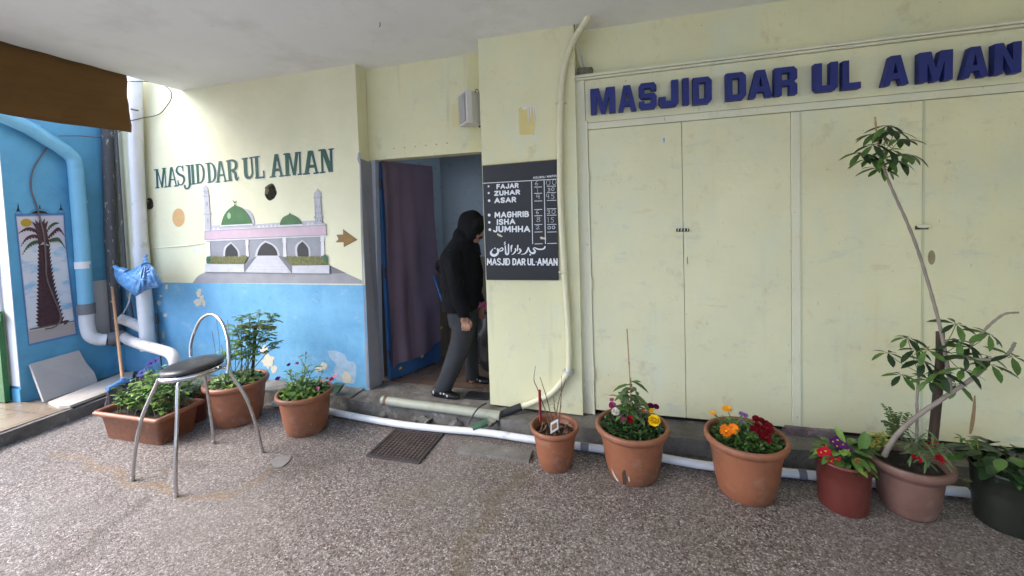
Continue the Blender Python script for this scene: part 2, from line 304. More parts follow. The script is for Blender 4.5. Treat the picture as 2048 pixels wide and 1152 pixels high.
# ------------------------------------------------------------------ object helpers
ORG = {}
def setp(o, label=None, cat=None, group=None, kind=None):
    if label: o['label'] = label
    if cat: o['category'] = cat
    if group: o['group'] = group
    if kind: o['kind'] = kind
    return o
def thing(name, label, cat, loc, group=None):
    o = bpy.data.objects.new(name, None); col.objects.link(o); o.location = loc; o.empty_display_size = .1
    ORG[o.name] = Vector(loc); return setp(o, label, cat, group)
class MB:
    def __init__(s): s.v = []; s.f = []; s.mi = []; s.sm = []
    def add(s, vs, fs, mi=0, smooth=False):
        b = len(s.v); s.v += [tuple(v) for v in vs]; s.f += [tuple(i + b for i in f) for f in fs]
        s.mi += [mi] * len(fs); s.sm += [smooth] * len(fs); return s
    def box(s, x0, x1, y0, y1, z0, z1, mi=0, M4=None):
        vs = [Vector((x, y, z)) for x in (x0, x1) for y in (y0, y1) for z in (z0, z1)]
        if M4: vs = [M4 @ v for v in vs]
        return s.add(vs, [(0, 1, 3, 2), (4, 6, 7, 5), (0, 4, 5, 1), (2, 3, 7, 6), (0, 2, 6, 4), (1, 5, 7, 3)], mi)
    def tube(s, pts, rad, n=10, mi=0, caps=True, smooth=True):
        pts = [Vector(p) for p in pts]
        if not isinstance(rad, (list, tuple)): rad = [rad] * len(pts)
        t0 = (pts[1] - pts[0]).normalized()
        a = Vector((0, 0, 1)) if abs(t0.z) < .9 else Vector((1, 0, 0))
        u = t0.cross(a).normalized(); vs = []; k = len(pts)
        for i, p in enumerate(pts):
            t = (pts[min(i + 1, k - 1)] - pts[max(i - 1, 0)]).normalized()
            u = (u - t * u.dot(t)).normalized(); v = t.cross(u)
            for j in range(n):
                an = 2 * math.pi * j / n; vs.append(p + (u * math.cos(an) + v * math.sin(an)) * rad[i])
        fs = [(i * n + j, i * n + (j + 1) % n, (i + 1) * n + (j + 1) % n, (i + 1) * n + j) for i in range(k - 1) for j in range(n)]
        s.add(vs, fs, mi, smooth)
        if caps:
            s.add(vs[:n], [tuple(range(n))[::-1]], mi); s.add(vs[-n:], [tuple(range(n))], mi)
        return s
    def lathe(s, prof, c=(0, 0, 0), n=40, mi=0, smooth=True, wob=0):
        c = Vector(c); vs = []; k = len(prof)
        for r, z in prof:
            for j in range(n):
                a = 2 * math.pi * j / n; vs.append(c + Vector((r * math.cos(a), r * math.sin(a), z)))
        fs = [(i * n + j, i * n + (j + 1) % n, (i + 1) * n + (j + 1) % n, (i + 1) * n + j) for i in range(k - 1) for j in range(n)]
        return s.add(vs, fs, mi, smooth)
    def poly(s, pts3, holes=(), mi=0):
        loops = [[Vector(p) for p in pts3]] + [[Vector(p) for p in h] for h in holes]
        tr = tessellate_polygon(loops); flat = [p for l in loops for p in l]
        n = Vector((0, 0, 0))
        for a, b, c in tr: n += (flat[b] - flat[a]).cross(flat[c] - flat[a])
        return s.add(flat, [tuple(t) for t in tr], mi)
    def prism(s, pts3, off, holes=(), mi=0):
        off = Vector(off); s.poly(pts3, holes, mi); s.poly([Vector(p) + off for p in pts3], [[Vector(p) + off for p in h] for h in holes], mi)
        for l in [pts3] + list(holes):
            n = len(l); vs = [Vector(p) for p in l] + [Vector(p) + off for p in l]
            s.add(vs, [(i, (i + 1) % n, n + (i + 1) % n, n + i) for i in range(n)], mi)
        return s
    def ellipsoid(s, c, rx, ry, rz, n=16, m=10, mi=0, M3=None):
        c = Vector(c); vs = []
        for i in range(m + 1):
            th = math.pi * i / m
            for j in range(n):
                ph = 2 * math.pi * j / n
                v = Vector((rx * math.sin(th) * math.cos(ph), ry * math.sin(th) * math.sin(ph), rz * math.cos(th)))
                vs.append(c + (M3 @ v if M3 else v))
        fs = [(i * n + j, (i + 1) * n + j, (i + 1) * n + (j + 1) % n, i * n + (j + 1) % n) for i in range(m) for j in range(n)]
        return s.add(vs, fs, mi, True)
    def leaf(s, p, d, up, L, wd, droop=.25, mi=0, fold=.25):
        p = Vector(p); d = Vector(d).normalized(); side = d.cross(Vector(up))
        if side.length < 1e-3: side = d.cross(Vector((1, .2, .1)))
        side.normalize(); nrm = side.cross(d).normalized()
        vs = []
        for t, ww in ((0, .12), (.3, .8), (.62, 1), (.86, .62), (1, .04)):
            c = p + d * (L * t) - nrm * (droop * L * t * t)
            e = side * (wd * .5 * ww); up_ = nrm * (fold * wd * .5 * ww)
            vs += [c - e + up_, c, c + e + up_]
        fs = []
        for i in range(4):
            a = i * 3; fs += [(a, a + 1, a + 4, a + 3), (a + 1, a + 2, a + 5, a + 4)]
        return s.add(vs, fs, mi, True)
    def build(s, name, mats, parent=None, loc=None, bevel=0, weld=False):
        me = bpy.data.meshes.new(name)
        org = ORG[parent.name] if parent is not None else Vector(loc if loc is not None else (0, 0, 0))
        me.from_pydata([tuple(Vector(v) - org) for v in s.v], [], s.f)
        if not isinstance(mats, (list, tuple)): mats = [mats]
        for m_ in mats: me.materials.append(m_)
        me.polygons.foreach_set('material_index', s.mi); me.polygons.foreach_set('use_smooth', s.sm)
        me.update()
        bm = bmesh.new(); bm.from_mesh(me)
        if weld: bmesh.ops.remove_doubles(bm, verts=bm.verts, dist=1e-5)
        bmesh.ops.recalc_face_normals(bm, faces=bm.faces); bm.to_mesh(me); bm.free()
        o = bpy.data.objects.new(name, me); col.objects.link(o)
        if parent is not None: o.parent = parent
        else: o.location = org
        ORG[o.name] = org
        if bevel:
            b = o.modifiers.new('bevel', 'BEVEL'); b.width = bevel; b.segments = 2; b.limit_method = 'ANGLE'; b.angle_limit = R(40)
        return o
def catmull(pts, k=8):
    P = [Vector(p) for p in pts]; out = []
    for i in range(len(P) - 1):
        p0 = P[i - 1] if i else P[0] * 2 - P[1]; p1, p2 = P[i], P[i + 1]
        p3 = P[i + 2] if i + 2 < len(P) else P[-1] * 2 - P[-2]
        for j in range(k):
            t = j / k
            out.append(.5 * ((2 * p1) + (p2 - p0) * t + (2 * p0 - 5 * p1 + 4 * p2 - p3) * t * t + (3 * p1 - p0 - 3 * p2 + p3) * t ** 3))
    return out + [P[-1]]
def skin(name, nodes, edges, m_, parent=None, loc=None, sub=2, root=0):
    me = bpy.data.meshes.new(name); org = ORG[parent.name] if parent is not None else Vector(loc)
    me.from_pydata([tuple(Vector(p) - org) for p, r in nodes], edges, []); me.materials.append(m_)
    o = bpy.data.objects.new(name, me); col.objects.link(o)
    if parent is not None: o.parent = parent
    else: o.location = org
    ORG[o.name] = org
    sk = o.modifiers.new('skin', 'SKIN'); sk.use_smooth_shade = True; sk.branch_smoothing = .4
    for i, (p, r) in enumerate(nodes):
        d = me.skin_vertices[0].data[i]; d.radius = r if isinstance(r, tuple) else (r, r); d.use_root = (i == root)
    ss = o.modifiers.new('subdivision', 'SUBSURF'); ss.levels = sub; ss.render_levels = sub
    return o

# ------------------------------------------------------------------ union of strokes -> clean outline (signed distance + marching squares)
def strokes_to_loops(strokes, step, grow=0.0):
    """strokes: list of [(x, y, r), ...] round-ended tapered polylines, or ('box', x0,y0,x1,y1,w) butt-ended bars. Returns [(outer, [holes])]."""
    xs, ys, rs = [], [], []
    for s_ in strokes:
        if s_[0] == 'box': xs += [s_[1], s_[3]]; ys += [s_[2], s_[4]]; rs.append(s_[5] / 2)
        else:
            for x, y, r in s_: xs.append(x); ys.append(y); rs.append(r)
    pad = max(rs) + grow + 2 * step
    x0, x1, y0, y1 = min(xs) - pad, max(xs) + pad, min(ys) - pad, max(ys) + pad
    nx, ny = int((x1 - x0) / step) + 2, int((y1 - y0) / step) + 2
    X, Y = np.meshgrid(x0 + step * np.arange(nx), y0 + step * np.arange(ny), indexing='ij')
    D = np.full(X.shape, 1e9)
    for s_ in strokes:
        if s_[0] == 'box':
            _, ax, ay, bx, by, wd = s_; dx, dy = bx - ax, by - ay; L = math.hypot(dx, dy) or 1e-9; dx /= L; dy /= L
            u = (X - (ax + bx) / 2) * dx + (Y - (ay + by) / 2) * dy; v = -(X - (ax + bx) / 2) * dy + (Y - (ay + by) / 2) * dx
            qx, qy = np.abs(u) - L / 2, np.abs(v) - wd / 2
            d = np.hypot(np.maximum(qx, 0), np.maximum(qy, 0)) + np.minimum(np.maximum(qx, qy), 0); D = np.minimum(D, d)
        elif len(s_) == 1:
            D = np.minimum(D, np.hypot(X - s_[0][0], Y - s_[0][1]) - s_[0][2])
        else:
            for (ax, ay, ar), (bx, by, br) in zip(s_, s_[1:]):
                dx, dy = bx - ax, by - ay; L2 = dx * dx + dy * dy or 1e-12
                t = np.clip(((X - ax) * dx + (Y - ay) * dy) / L2, 0, 1)
                D = np.minimum(D, np.hypot(X - ax - t * dx, Y - ay - t * dy) - (ar + (br - ar) * t))
    D = D - grow + 1.7e-4 * step
    ins = D < 0
    c = ins[:-1, :-1].astype(int) + 2 * ins[1:, :-1] + 4 * ins[1:, 1:] + 8 * ins[:-1, 1:]
    TAB = {1: [(3, 0)], 2: [(0, 1)], 3: [(3, 1)], 4: [(1, 2)], 5: [(3, 0), (1, 2)], 6: [(0, 2)], 7: [(3, 2)], 8: [(2, 3)], 9: [(2, 0)], 10: [(0, 1), (2, 3)], 11: [(2, 1)], 12: [(1, 3)], 13: [(1, 0)], 14: [(0, 3)]}
    nxt = {}; pos = {}
    def key(i, j, e): return [(0, i, j), (1, i + 1, j), (0, i, j + 1), (1, i, j)][e]
    def pt(k):
        h, i, j = k; i2, j2 = (i + 1, j) if h == 0 else (i, j + 1)
        a, b = D[i, j], D[i2, j2]; t = a / (a - b)
        return (x0 + step * (i + t * (i2 - i)), y0 + step * (j + t * (j2 - j)))
    for i, j in np.argwhere((c > 0) & (c < 15)):
        for a, b in TAB[int(c[i, j])]:
            ka, kb = key(i, j, a), key(i, j, b); nxt[ka] = kb
            for k in (ka, kb):
                if k not in pos: pos[k] = pt(k)
    loops = []
    while nxt:
        k0, k = next(iter(nxt.items())); del nxt[k0]; lp = [k0]
        while k != k0 and k in nxt: lp.append(k); k = nxt.pop(k)
        p = [pos[q] for q in lp]
        # drop nearly collinear points
        q = []
        for a in range(len(p)):
            if not q: q.append(p[a]); continue
            n_ = p[(a + 1) % len(p)]; ax, ay = p[a][0] - q[-1][0], p[a][1] - q[-1][1]; bx, by = n_[0] - p[a][0], n_[1] - p[a][1]
            if abs(ax * by - ay * bx) > .012 * step * (math.hypot(ax, ay) + math.hypot(bx, by)) or math.hypot(ax, ay) > 8 * step: q.append(p[a])
        if len(q) > 2: loops.append(q)
    def area(l): return .5 * sum(l[i - 1][0] * l[i][1] - l[i][0] * l[i - 1][1] for i in range(len(l)))
    def inside(p, l):
        r_ = False
        for i in range(len(l)):
            (xa, ya), (xb, yb) = l[i - 1], l[i]
            if (ya > p[1]) != (yb > p[1]) and p[0] < (xb - xa) * (p[1] - ya) / (yb - ya) + xa: r_ = not r_
        return r_
    if not loops: return []
    info = [(l, area(l)) for l in loops]
    depth = [sum(inside(l[0], m_) for n_, (m_, _) in enumerate(info) if n_ != k_) for k_, (l, _) in enumerate(info)]
    outers = [(l, []) for (l, a), d in zip(info, depth) if d % 2 == 0]
    for (l, a), d in zip(info, depth):
        if d % 2:
            c_ = [o for o in outers if inside(l[0], o[0])]
            if c_: min(c_, key=lambda o: abs(area(o[0])))[1].append(l)
    return outers

FONT = {
 'A': (.8, [[(0, 0), (.4, 1), (.8, 0)], [(.13, .33), (.67, .33)]]),
 'B': (.6, [[(0, 0), (0, 1), (.38, 1), (.53, .88), (.53, .65), (.38, .53), (0, .53)], [(.38, .53), (.6, .4), (.6, .13), (.42, 0), (0, 0)]]),
 'D': (.6, [[(0, 0), (0, 1), (.33, 1), (.6, .78), (.6, .22), (.33, 0), (0, 0)]]),
 'E': (.5, [[(.5, 1), (0, 1), (0, 0), (.5, 0)], [(0, .52), (.42, .52)]]),
 'F': (.52, [[(.52, 1), (0, 1), (0, 0)], [(0, .52), (.44, .52)]]),
 'G': (.62, [[(.62, .8), (.46, 1), (.18, 1), (0, .8), (0, .2), (.18, 0), (.46, 0), (.62, .18), (.62, .45), (.36, .45)]]),
 'H': (.62, [[(0, 0), (0, 1)], [(.62, 0), (.62, 1)], [(0, .5), (.62, .5)]]),
 'I': (.0, [[(0, 0), (0, 1)]]),
 'J': (.5, [[(.5, 1), (.5, .2), (.36, 0), (.16, 0), (0, .2)]]),
 'L': (.46, [[(0, 1), (0, 0), (.46, 0)]]),
 'M': (.85, [[(0, 0), (.05, 1), (.42, .28), (.8, 1), (.85, 0)]]),
 'N': (.62, [[(0, 0), (0, 1), (.62, 0), (.62, 1)]]),
 'O': (.62, [[(.2, 0), (0, .22), (0, .78), (.2, 1), (.42, 1), (.62, .78), (.62, .22), (.42, 0), (.2, 0)]]),
 'R': (.6, [[(0, 0), (0, 1), (.4, 1), (.56, .86), (.56, .64), (.4, .5), (0, .5)], [(.3, .5), (.6, 0)]]),
 'S': (.56, [[(.56, .84), (.42, 1), (.15, 1), (0, .85), (.03, .63), (.5, .42), (.56, .18), (.42, 0), (.14, 0), (0, .16)]]),
 'T': (.56, [[(0, 1), (.56, 1)], [(.28, 1), (.28, 0)]]),
 'U': (.6, [[(0, 1), (0, .2), (.16, 0), (.44, 0), (.6, .2), (.6, 1)]]),
 'Z': (.6, [[(0, 1), (.6, 1), (0, 0), (.6, 0)]]),
 '/': (.4, [[(0, -.1), (.4, 1.1)]]), '.': (.1, [[(.05, .5), (.051, .5)]]), ' ': (.35, []),
 '0': (.6, [[(.2, 0), (0, .25), (.02, .75), (.22, 1), (.42, 1), (.6, .72), (.58, .25), (.4, 0), (.2, 0)]]),
 '1': (.3, [[(0, .95), (.16, 1), (.16, 0)]]),
 '2': (.55, [[(0, .82), (.15, 1), (.4, .98), (.48, .75), (.3, .45), (.02, .05), (.2, .06), (.55, .08)]]),
 '3': (.5, [[(0, .9), (.2, 1), (.45, .85), (.4, .6), (.18, .54), (.46, .45), (.5, .2), (.3, 0), (0, .1)]]),
 '4': (.55, [[(.1, 1), (0, .42), (.5, .45)], [(.42, .95), (.44, 0)]]),
 '5': (.55, [[(.55, 1), (.1, 1), (.06, .58), (.35, .62), (.52, .4), (.45, .1), (.2, 0), (0, .1)]]),
 '6': (.5, [[(.42, 1), (.15, .75), (0, .35), (.1, .05), (.32, 0), (.5, .2), (.42, .42), (.2, .45), (.02, .3)]]),
 '8': (.5, [[(.25, .53), (.05, .7), (.1, .95), (.28, 1), (.46, .9), (.42, .68), (.1, .42), (0, .2), (.15, 0), (.38, .02), (.5, .22), (.4, .42), (.25, .53)]]),
}
def word(text, p0, p1, h, r, gap=.3):
    """strokes of one line of lettering between two points of a plane (y down), capital height h, stroke radius r"""
    adv = 0; items = []
    for ch in text:
        wd, st = FONT[ch]; items.append((adv, st)); adv += wd + gap
    adv -= gap; (x0, y0), (x1, y1) = p0, p1; out = []
    for a, st in items:
        for pl in st:
            o = []
            for u, v in pl:
                t = (a + u) / adv; o.append((x0 + (x1 - x0) * t, y0 + (y1 - y0) * t - h * v, r))
            out.append(o)
    return out
def paint_strokes(mb, strokes, step, to3, mi=0, grow=0.0):
    for o, hs in strokes_to_loops(strokes, step, grow): mb.poly([to3(*p) for p in o], [[to3(*p) for p in h] for h in hs], mi)

# ================================================================== SETTING
YP, YM, YL, YD, YU = 3.205, 3.30, 3.455, 3.25, 3.34      # pier, mural wall, wall above the door, folding doors, wall above the doors
XP = -5.55                                                  # blue side wall with the palm picture
CZ, LZ, TZ = 3.117, .128, .113                              # ceiling, step, terrace

# ---- ground: one fine pebble sheet in view, the street sheet below it all round
def seg_d(X, Y, pl):
    D = np.full(X.shape, 1e9)
    for (ax, ay), (bx, by) in zip(pl, pl[1:]):
        dx, dy = bx - ax, by - ay; t = np.clip(((X - ax) * dx + (Y - ay) * dy) / (dx * dx + dy * dy), 0, 1)
        D = np.minimum(D, np.hypot(X - ax - t * dx, Y - ay - t * dy))
    return D
def gpl(l): return [tuple(G(*p).xy) for p in l]
gx = np.concatenate([np.linspace(-4.87, 3.2, 400), [4.2, 6.0]]); gy = np.concatenate([[-7, -4, -2, 0], np.linspace(1.2, 3.3, 110)])
GX, GY = np.meshgrid(gx, gy, indexing='ij')
nxg, nyg = GX.shape
GZ = np.zeros_like(GX)
gv = np.stack([GX, GY, GZ], -1).reshape(-1, 3)
idx = np.arange(nxg * nyg).reshape(nxg, nyg)
gf = np.stack([idx[:-1, :-1], idx[1:, :-1], idx[1:, 1:], idx[:-1, 1:]], -1).reshape(-1, 4)
me = bpy.data.meshes.new('ground'); me.from_pydata(gv.tolist(), [], gf.tolist()); me.materials.append(M['terrazzo'])
wobx = GX + .03 * np.sin(GY * 17) + .012 * np.sin(GX * 41); woby = GY + .025 * np.sin(GX * 13) + .012 * np.sin(GY * 37)
def sm(d, w_): return np.clip(1 - d / w_, 0, 1) ** .8
rust = np.maximum(sm(seg_d(wobx, woby, gpl([(265, 962), (352, 985), (400, 993), (455, 1000), (480, 985)])), .032),
                  np.maximum(.75 * sm(seg_d(wobx, woby, gpl([(105, 903), (180, 925), (262, 962)])), .038), .8 * sm(seg_d(wobx, woby, gpl([(455, 1000), (500, 968), (555, 930)])), .036)))
rust = np.maximum(rust, .5 * sm(seg_d(wobx, woby, gpl([(300, 950), (330, 945)])), .05))
grime = np.maximum(.9 * sm(seg_d(wobx, woby, gpl([(90, 1140), (180, 1090), (270, 1010)])), .07), .7 * sm(seg_d(wobx, woby, gpl([(340, 925), (395, 935)])), .06))
grime = np.maximum(grime, .55 * sm(np.abs(woby - 3.02), .16)); grime = np.maximum(grime, .5 * sm(seg_d(wobx, woby, gpl([(560, 940), (640, 930)])), .12))
grime = np.maximum(grime, .7 * sm(seg_d(wobx, woby, [(-4.9, 1.3), (-4.88, 2.4)]), .06))
moss = np.maximum(.85 * sm(seg_d(wobx, woby, gpl([(900, 1150), (950, 1070), (1000, 990), (1040, 950)])), .08), .4 * sm(seg_d(wobx, woby, gpl([(760, 1000), (860, 985)])), .12))
for nme, arr in (('rust', rust), ('grime', grime), ('moss', moss)):
    a = me.attributes.new(nme, 'FLOAT', 'POINT'); a.data.foreach_set('value', arr.reshape(-1).astype(np.float32))
ground = bpy.data.objects.new('ground', me); col.objects.link(ground); setp(ground, kind='structure')
mb = MB(); mb.add([(-60, -60, -.02), (60, -60, -.02), (60, 60, -.02), (-60, 60, -.02)], [(0, 1, 2, 3)])
setp(mb.build('street', M['asphalt']), kind='structure')

# ---- raised terrace on the far side of the courtyard
def rough_box(x0, x1, y0, y1, z0, z1, amp, nx, ny, nz, seed=0, mb=None):
    mb = mb or MB()
    def P(x, y, z):
        v = Vector((x, y, z)); n = noise.noise_vector(v * 9 + Vector((seed, 0, 0))) * amp + noise.noise_vector(v * 31 + Vector((seed, 3, 0))) * amp * .4
        return v + Vector((n.x * .6, n.y * .8, n.z * .7 if z > z0 + 1e-4 else 0))
    def sheet(f, n1, n2):
        vs = [f(i / n1, j / n2) for i in range(n1 + 1) for j in range(n2 + 1)]
        mb.add([P(*v) for v in vs], [(i * (n2 + 1) + j, (i + 1) * (n2 + 1) + j, (i + 1) * (n2 + 1) + j + 1, i * (n2 + 1) + j + 1) for i in range(n1) for j in range(n2)], 0, False)
    L = lambda a, b, t: a + (b - a) * t
    sheet(lambda s, t: (L(x0, x1, s), L(y0, y1, t), z1), nx, ny)
    sheet(lambda s, t: (L(x0, x1, s), y0, L(z0, z1, t)), nx, nz)
    sheet(lambda s, t: (x0, L(y0, y1, s), L(z0, z1, t)), ny, nz)
    sheet(lambda s, t: (x1, L(y0, y1, s), L(z0, z1, t)), ny, nz)
    return mb
mb = MB(); mb.box(-9, -4.905, -4, 2.45, -.02, TZ)
setp(mb.build('terrace_floor', M['terrace_tile']), kind='structure')
mb = rough_box(-9, -4.86, 2.44, 3.3, -.02, TZ - .018, .012, 60, 20, 4, 5)
rough_box(-4.91, -4.862, -3, 2.46, -.02, TZ - .008, .008, 4, 120, 4, 8, mb)
setp(mb.build('terrace_edge', M['dark_concrete']), kind='structure')

# ---- worn concrete step along the wall, interior floor
mb = rough_box(-4.6, -2.42, 3.09, 3.32, -.02, LZ + .012, .016, 70, 10, 5, 1)
rough_box(-2.42, -1.0, 3.085, 3.52, -.02, LZ - .002, .013, 50, 16, 5, 2, mb)
rough_box(-1.0, 3.4, 3.03, 3.32, -.02, LZ - .012, .009, 110, 10, 5, 3, mb)
setp(mb.build('concrete_step', M['concrete'], weld=True), kind='structure')
mb = MB(); mb.box(-2.6, 1.8, 3.50, 4.40, -.02, LZ + .004)
setp(mb.build('corridor_floor', M['room_tile']), kind='structure')

# ---- canopy ceiling
mb = MB(); mb.prism([(-4.425, 3.36, CZ), (-4.425, 1.05, CZ), (-1.6, -2.2, CZ), (4.2, -2.2, CZ), (4.2, 3.36, CZ)], (0, 0, .3)); mb.box(-2.42, -1.0, 3.36, 3.50, CZ + .001, CZ + .3)
cnp = thing('canopy', 'pale grey plaster canopy ceiling over the pebble courtyard', 'ceiling', (0, 1, CZ))
mb.build('slab', M['ceiling'], cnp)
hp = W(760, 45, 2.2); hp = _ray(760, 45); hp = Vector((0, 0, H)) + hp * ((CZ - H) / hp.z)
mb = MB(); mb.tube([hp, hp - Vector((0, 0, .02)), hp - Vector((.008, 0, .03))], .003, 6)
mb.build('ceiling_hook', M['iron_dark'], cnp)
fold_x = W(1555, 12, YU).x

# ---- mural wall with its paintings
mw = thing('mural_wall', 'cream and blue wall painted with a green domed mosque', 'wall', (-3.5, YM, 0))
hole1 = [W(541 + 12 * c * (1 + .06 * math.sin(5 * a + 1) + .05 * math.sin(9 * a)), 384 + 17 * s * (1 + .06 * math.sin(4 * a) + .04 * math.sin(11 * a)), YM) for a, c, s in [(2 * math.pi * i / 22, math.cos(2 * math.pi * i / 22), math.sin(2 * math.pi * i / 22)) for i in range(22)]]
hole2 = [W(299 + 8 * c * (1 + .07 * math.sin(5 * a)), 408 + 12 * s * (1 + .06 * math.sin(3 * a)), YM) for a, c, s in [(2 * math.pi * i / 18, math.cos(2 * math.pi * i / 18), math.sin(2 * math.pi * i / 18)) for i in range(18)]]
xr0, xr1 = -2.338, -2.362
mb = MB()
mb.prism([(XP, YM, .02), (xr1, YM, .02), (xr0, YM, CZ), (-4.425, YM, CZ), (-4.425, YM, 4.0), (XP, YM, 4.0)], (0, .15, 0), [hole1, hole2])
mb.build('wall_face', M['mural_wall'], mw)
for hl, nm in ((hole1, 'wall_hole'), (hole2, 'wall_hole')):
    c = sum(hl, Vector()) / len(hl); mb = MB(); rings = []
    for k, (sc, dy) in enumerate(((1.0, .0), (.98, .03), (.93, .07), (.72, .10), (.34, .085), (.02, .075))):
        rings.append([c + Vector(((p.x - c.x) * sc + random.uniform(-1, 1) * .006 * (k > 0), dy + random.uniform(-1, 1) * .014 * (k > 1), (p.z - c.z) * sc + random.uniform(-1, 1) * .006 * (k > 0))) for p in hl])
    n = len(hl); vs = [p for r_ in rings for p in r_]
    mb.add(vs, [(i * n + j, i * n + (j + 1) % n, (i + 1) * n + (j + 1) % n, (i + 1) * n + j) for i in range(len(rings) - 1) for j in range(n)])
    mb.build(nm, M['hole'], mw)

LAY = .0012
def mp(px, py, lay=1): return W(px, py, YM - LAY * lay)
def decal(parent, name, mat_, polys, lay=1, f=None):
    mb = MB(); f = f or mp
    for pg in polys: mb.poly([f(x, y, lay) for x, y in pg])
    return mb.build(name, mat_, parent)
def z3(l): return [(280 + x / 3.839, 280 + y / 3.839) for x, y in l]
def z5(l): return [(540 + x / 5.76, 360 + y / 5.76) for x, y in l]
def z8(l): return [(380 + x / 5.76, 360 + y / 5.76) for x, y in l]
def z6(l): return [(500 + x / 8.533, 480 + y / 8.533) for x, y in l]
def smooth2(l, k=5): return [(p.x, p.y) for p in catmull([(x, y, 0) for x, y in l], k)]
pic = bpy.data.objects.new('mosque_painting', None)
# the painting: a board-flat base mesh carries its painted pieces
base = decal(mw, 'mosque_painting', M['p_ground'], [smooth2([(385, 566), (396, 552), (412, 544)], 4) + [(659, 546.5), (694, 547.5), (724, 561), (724, 567.6)] ], 1)
bpy.data.objects.remove(pic)
decal(base, 'painted_shade', M['p_dgrey'], [[(659, 530.5), (694, 547), (659, 547)]], 2)
decal(base, 'painted_facade', M['p_grey'], [[(412.5, 482), (648.5, 473), (650, 513.5), (583, 514.5), (583, 532), (488, 530), (488, 516), (414, 516)]], 2)
decal(base, 'painted_parapet', M['p_lilac'], [[(421, 451), (508.5, 445), (505, 449), (630, 440.5), (640, 441), (642, 449), (421, 461)]], 2)
tri = []
for k in range(26):
    x = 424 + k * 8.2
    if 440 < x < 508 or 556 < x < 606 or 626 < x < 646: continue
    yb = 459.8 - (x - 421) * .0525; tri.append([(x, yb), (x + 3.6, yb - 4.6), (x + 7.2, yb - .4)])
decal(base, 'painted_crenellation', M['p_white'], tri, 3)
decal(base, 'painted_fascia', M['p_pink'], [[(409.5, 462), (652, 449.4), (653, 469.5), (409.5, 479)]], 4)
decal(base, 'painted_cornice', M['p_white'], [[(409.5, 479), (653, 469.5), (652, 472.6), (412, 482.8)], [(409, 460.6), (652, 448), (652, 449.4), (409.5, 462)]], 5)
def line(pts, wd=.9): 
    out = []
    for (ax, ay), (bx, by) in zip(pts, pts[1:]):
        dx, dy = bx - ax, by - ay; L = math.hypot(dx, dy); nx_, ny_ = -dy / L * wd / 2, dx / L * wd / 2
        out.append([(ax + nx_, ay + ny_), (bx + nx_, by + ny_), (bx - nx_, by - ny_), (ax - nx_, ay - ny_)])
    return out
for pts in ([(410.5, 484), (420, 484), (421, 515), (413, 515)], ):
    decal(base, 'painted_column', M['p_white'], [pts], 5)
for a, b, c_, d in ((491, 480, 6, 513), (565.4, 475.6, 7, 513), (641, 473, 7.6, 513)):
    decal(base, 'painted_column', M['p_white'], [[(a + .8, b + 9), (a + c_ - .8, b + 9), (a + c_ + .8, d + .5), (a + .9, d + .5)], [(a - 1, b + 7), (a + c_ + 1, b + 7), (a + c_ + 1, b + 9), (a - 1, b + 9)],
          smooth2([(a + .6, b), (a - .4, b + 3.5), (a + .8, b + 7)], 3) + smooth2([(a + c_ - .8, b + 7), (a + c_ + .4, b + 3.5), (a + c_ - .6, b)], 3)], 5)
for tip, lft, rgt, gr in (((462, 487), [(453.5, 494.5), (450.6, 502), (450, 514.8)], [(476, 514), (474.8, 503), (469, 494.5)], 3.6),
                          ((531, 484.7), [(522.3, 491.7), (516.4, 502.3), (514.3, 511.8)], [(555.3, 511.4), (552.7, 501), (544.5, 491)], 4.4),
                          ((604.7, 483.0), [(596.5, 490.5), (594.2, 499), (595.2, 513.4)], [(617.6, 513), (616.4, 498), (611.3, 489.4)], 3.8)):
    inner = smooth2([tip] + lft, 5) + smooth2(rgt + [tip], 5)[:-1]
    cx_ = (lft[-1][0] + rgt[0][0]) / 2; by_ = lft[-1][1]; hw = (rgt[0][0] - lft[-1][0]) / 2; hh = by_ - tip[1]
    outer = [(cx_ + (x - cx_) * (1 + gr / hw), by_ + (y - by_) * (1 + gr * .85 / hh) + (3 if y > by_ - 1.5 else 0)) for x, y in inner]
    decal(base, 'painted_arch_surround', M['p_light'], [outer], 3)
    decal(base, 'painted_arch', M['p_black'], [inner], 4)
decal(base, 'painted_ramp', M['p_light'], [[(514.6, 511.4), (555.7, 511.2), (582.8, 546.4), (489, 545)]], 6)
ln = []
for t in (.2, .42, .62, .8, .95): ln += line([(514.6 - 25.6 * t + 1, 511.4 + 33.6 * t), (555.7 + 27 * t - 1, 511.2 + 35 * t)], .55)
decal(base, 'painted_step_line', M['p_lilac'], ln, 7)
decal(base, 'painted_ramp_side', M['p_dgrey'], [[(488, 528.4), (508.5, 514.6), (514, 512), (489.2, 544.4)], [(583.6, 531.4), (566.5, 513.5), (556.2, 511.5), (583, 546)]], 7)
decal(base, 'painted_planter', M['p_light'], [[(410, 528), (488, 528.4), (488.4, 544.4), (410, 544)], [(583.6, 531.4), (659, 530.5), (659, 547), (583.6, 546.6)]], 8)
decal(base, 'painted_outline', M['p_dgrey'], line([(410, 544.2), (489, 545), (583, 546.8), (659, 547.2), (659, 530.5)], .8) + line([(488.2, 528.4), (488.6, 545)], .8) + line([(583.6, 531.4), (583.6, 546.6)], .8) + line([(409.5, 479.3), (653, 469.8)], .8) + line([(653, 469.8), (652, 448.5), (640, 441.4)], .8) + line([(409.5, 462), (652, 449.6)], .6) + line([(409.4, 462), (409.5, 479)], .7), 9)
hed = [(413, 527.4)] + [(413 + 2.3 * i, 514.5 - 2.6 * abs(math.sin(i * 1.35)) - (2 if i > 30 else 0) + random.uniform(-.8, .8)) for i in range(36)] + [(494.6, 515), (488, 527.6)]
hed2 = [(582, 530.5), (570.5, 516.5)] + [(572 + 2.3 * i, 514.5 - 3 * abs(math.sin(i * 1.25)) + random.uniform(-.8, .8)) for i in range(36)] + [(655.8, 529.8)]
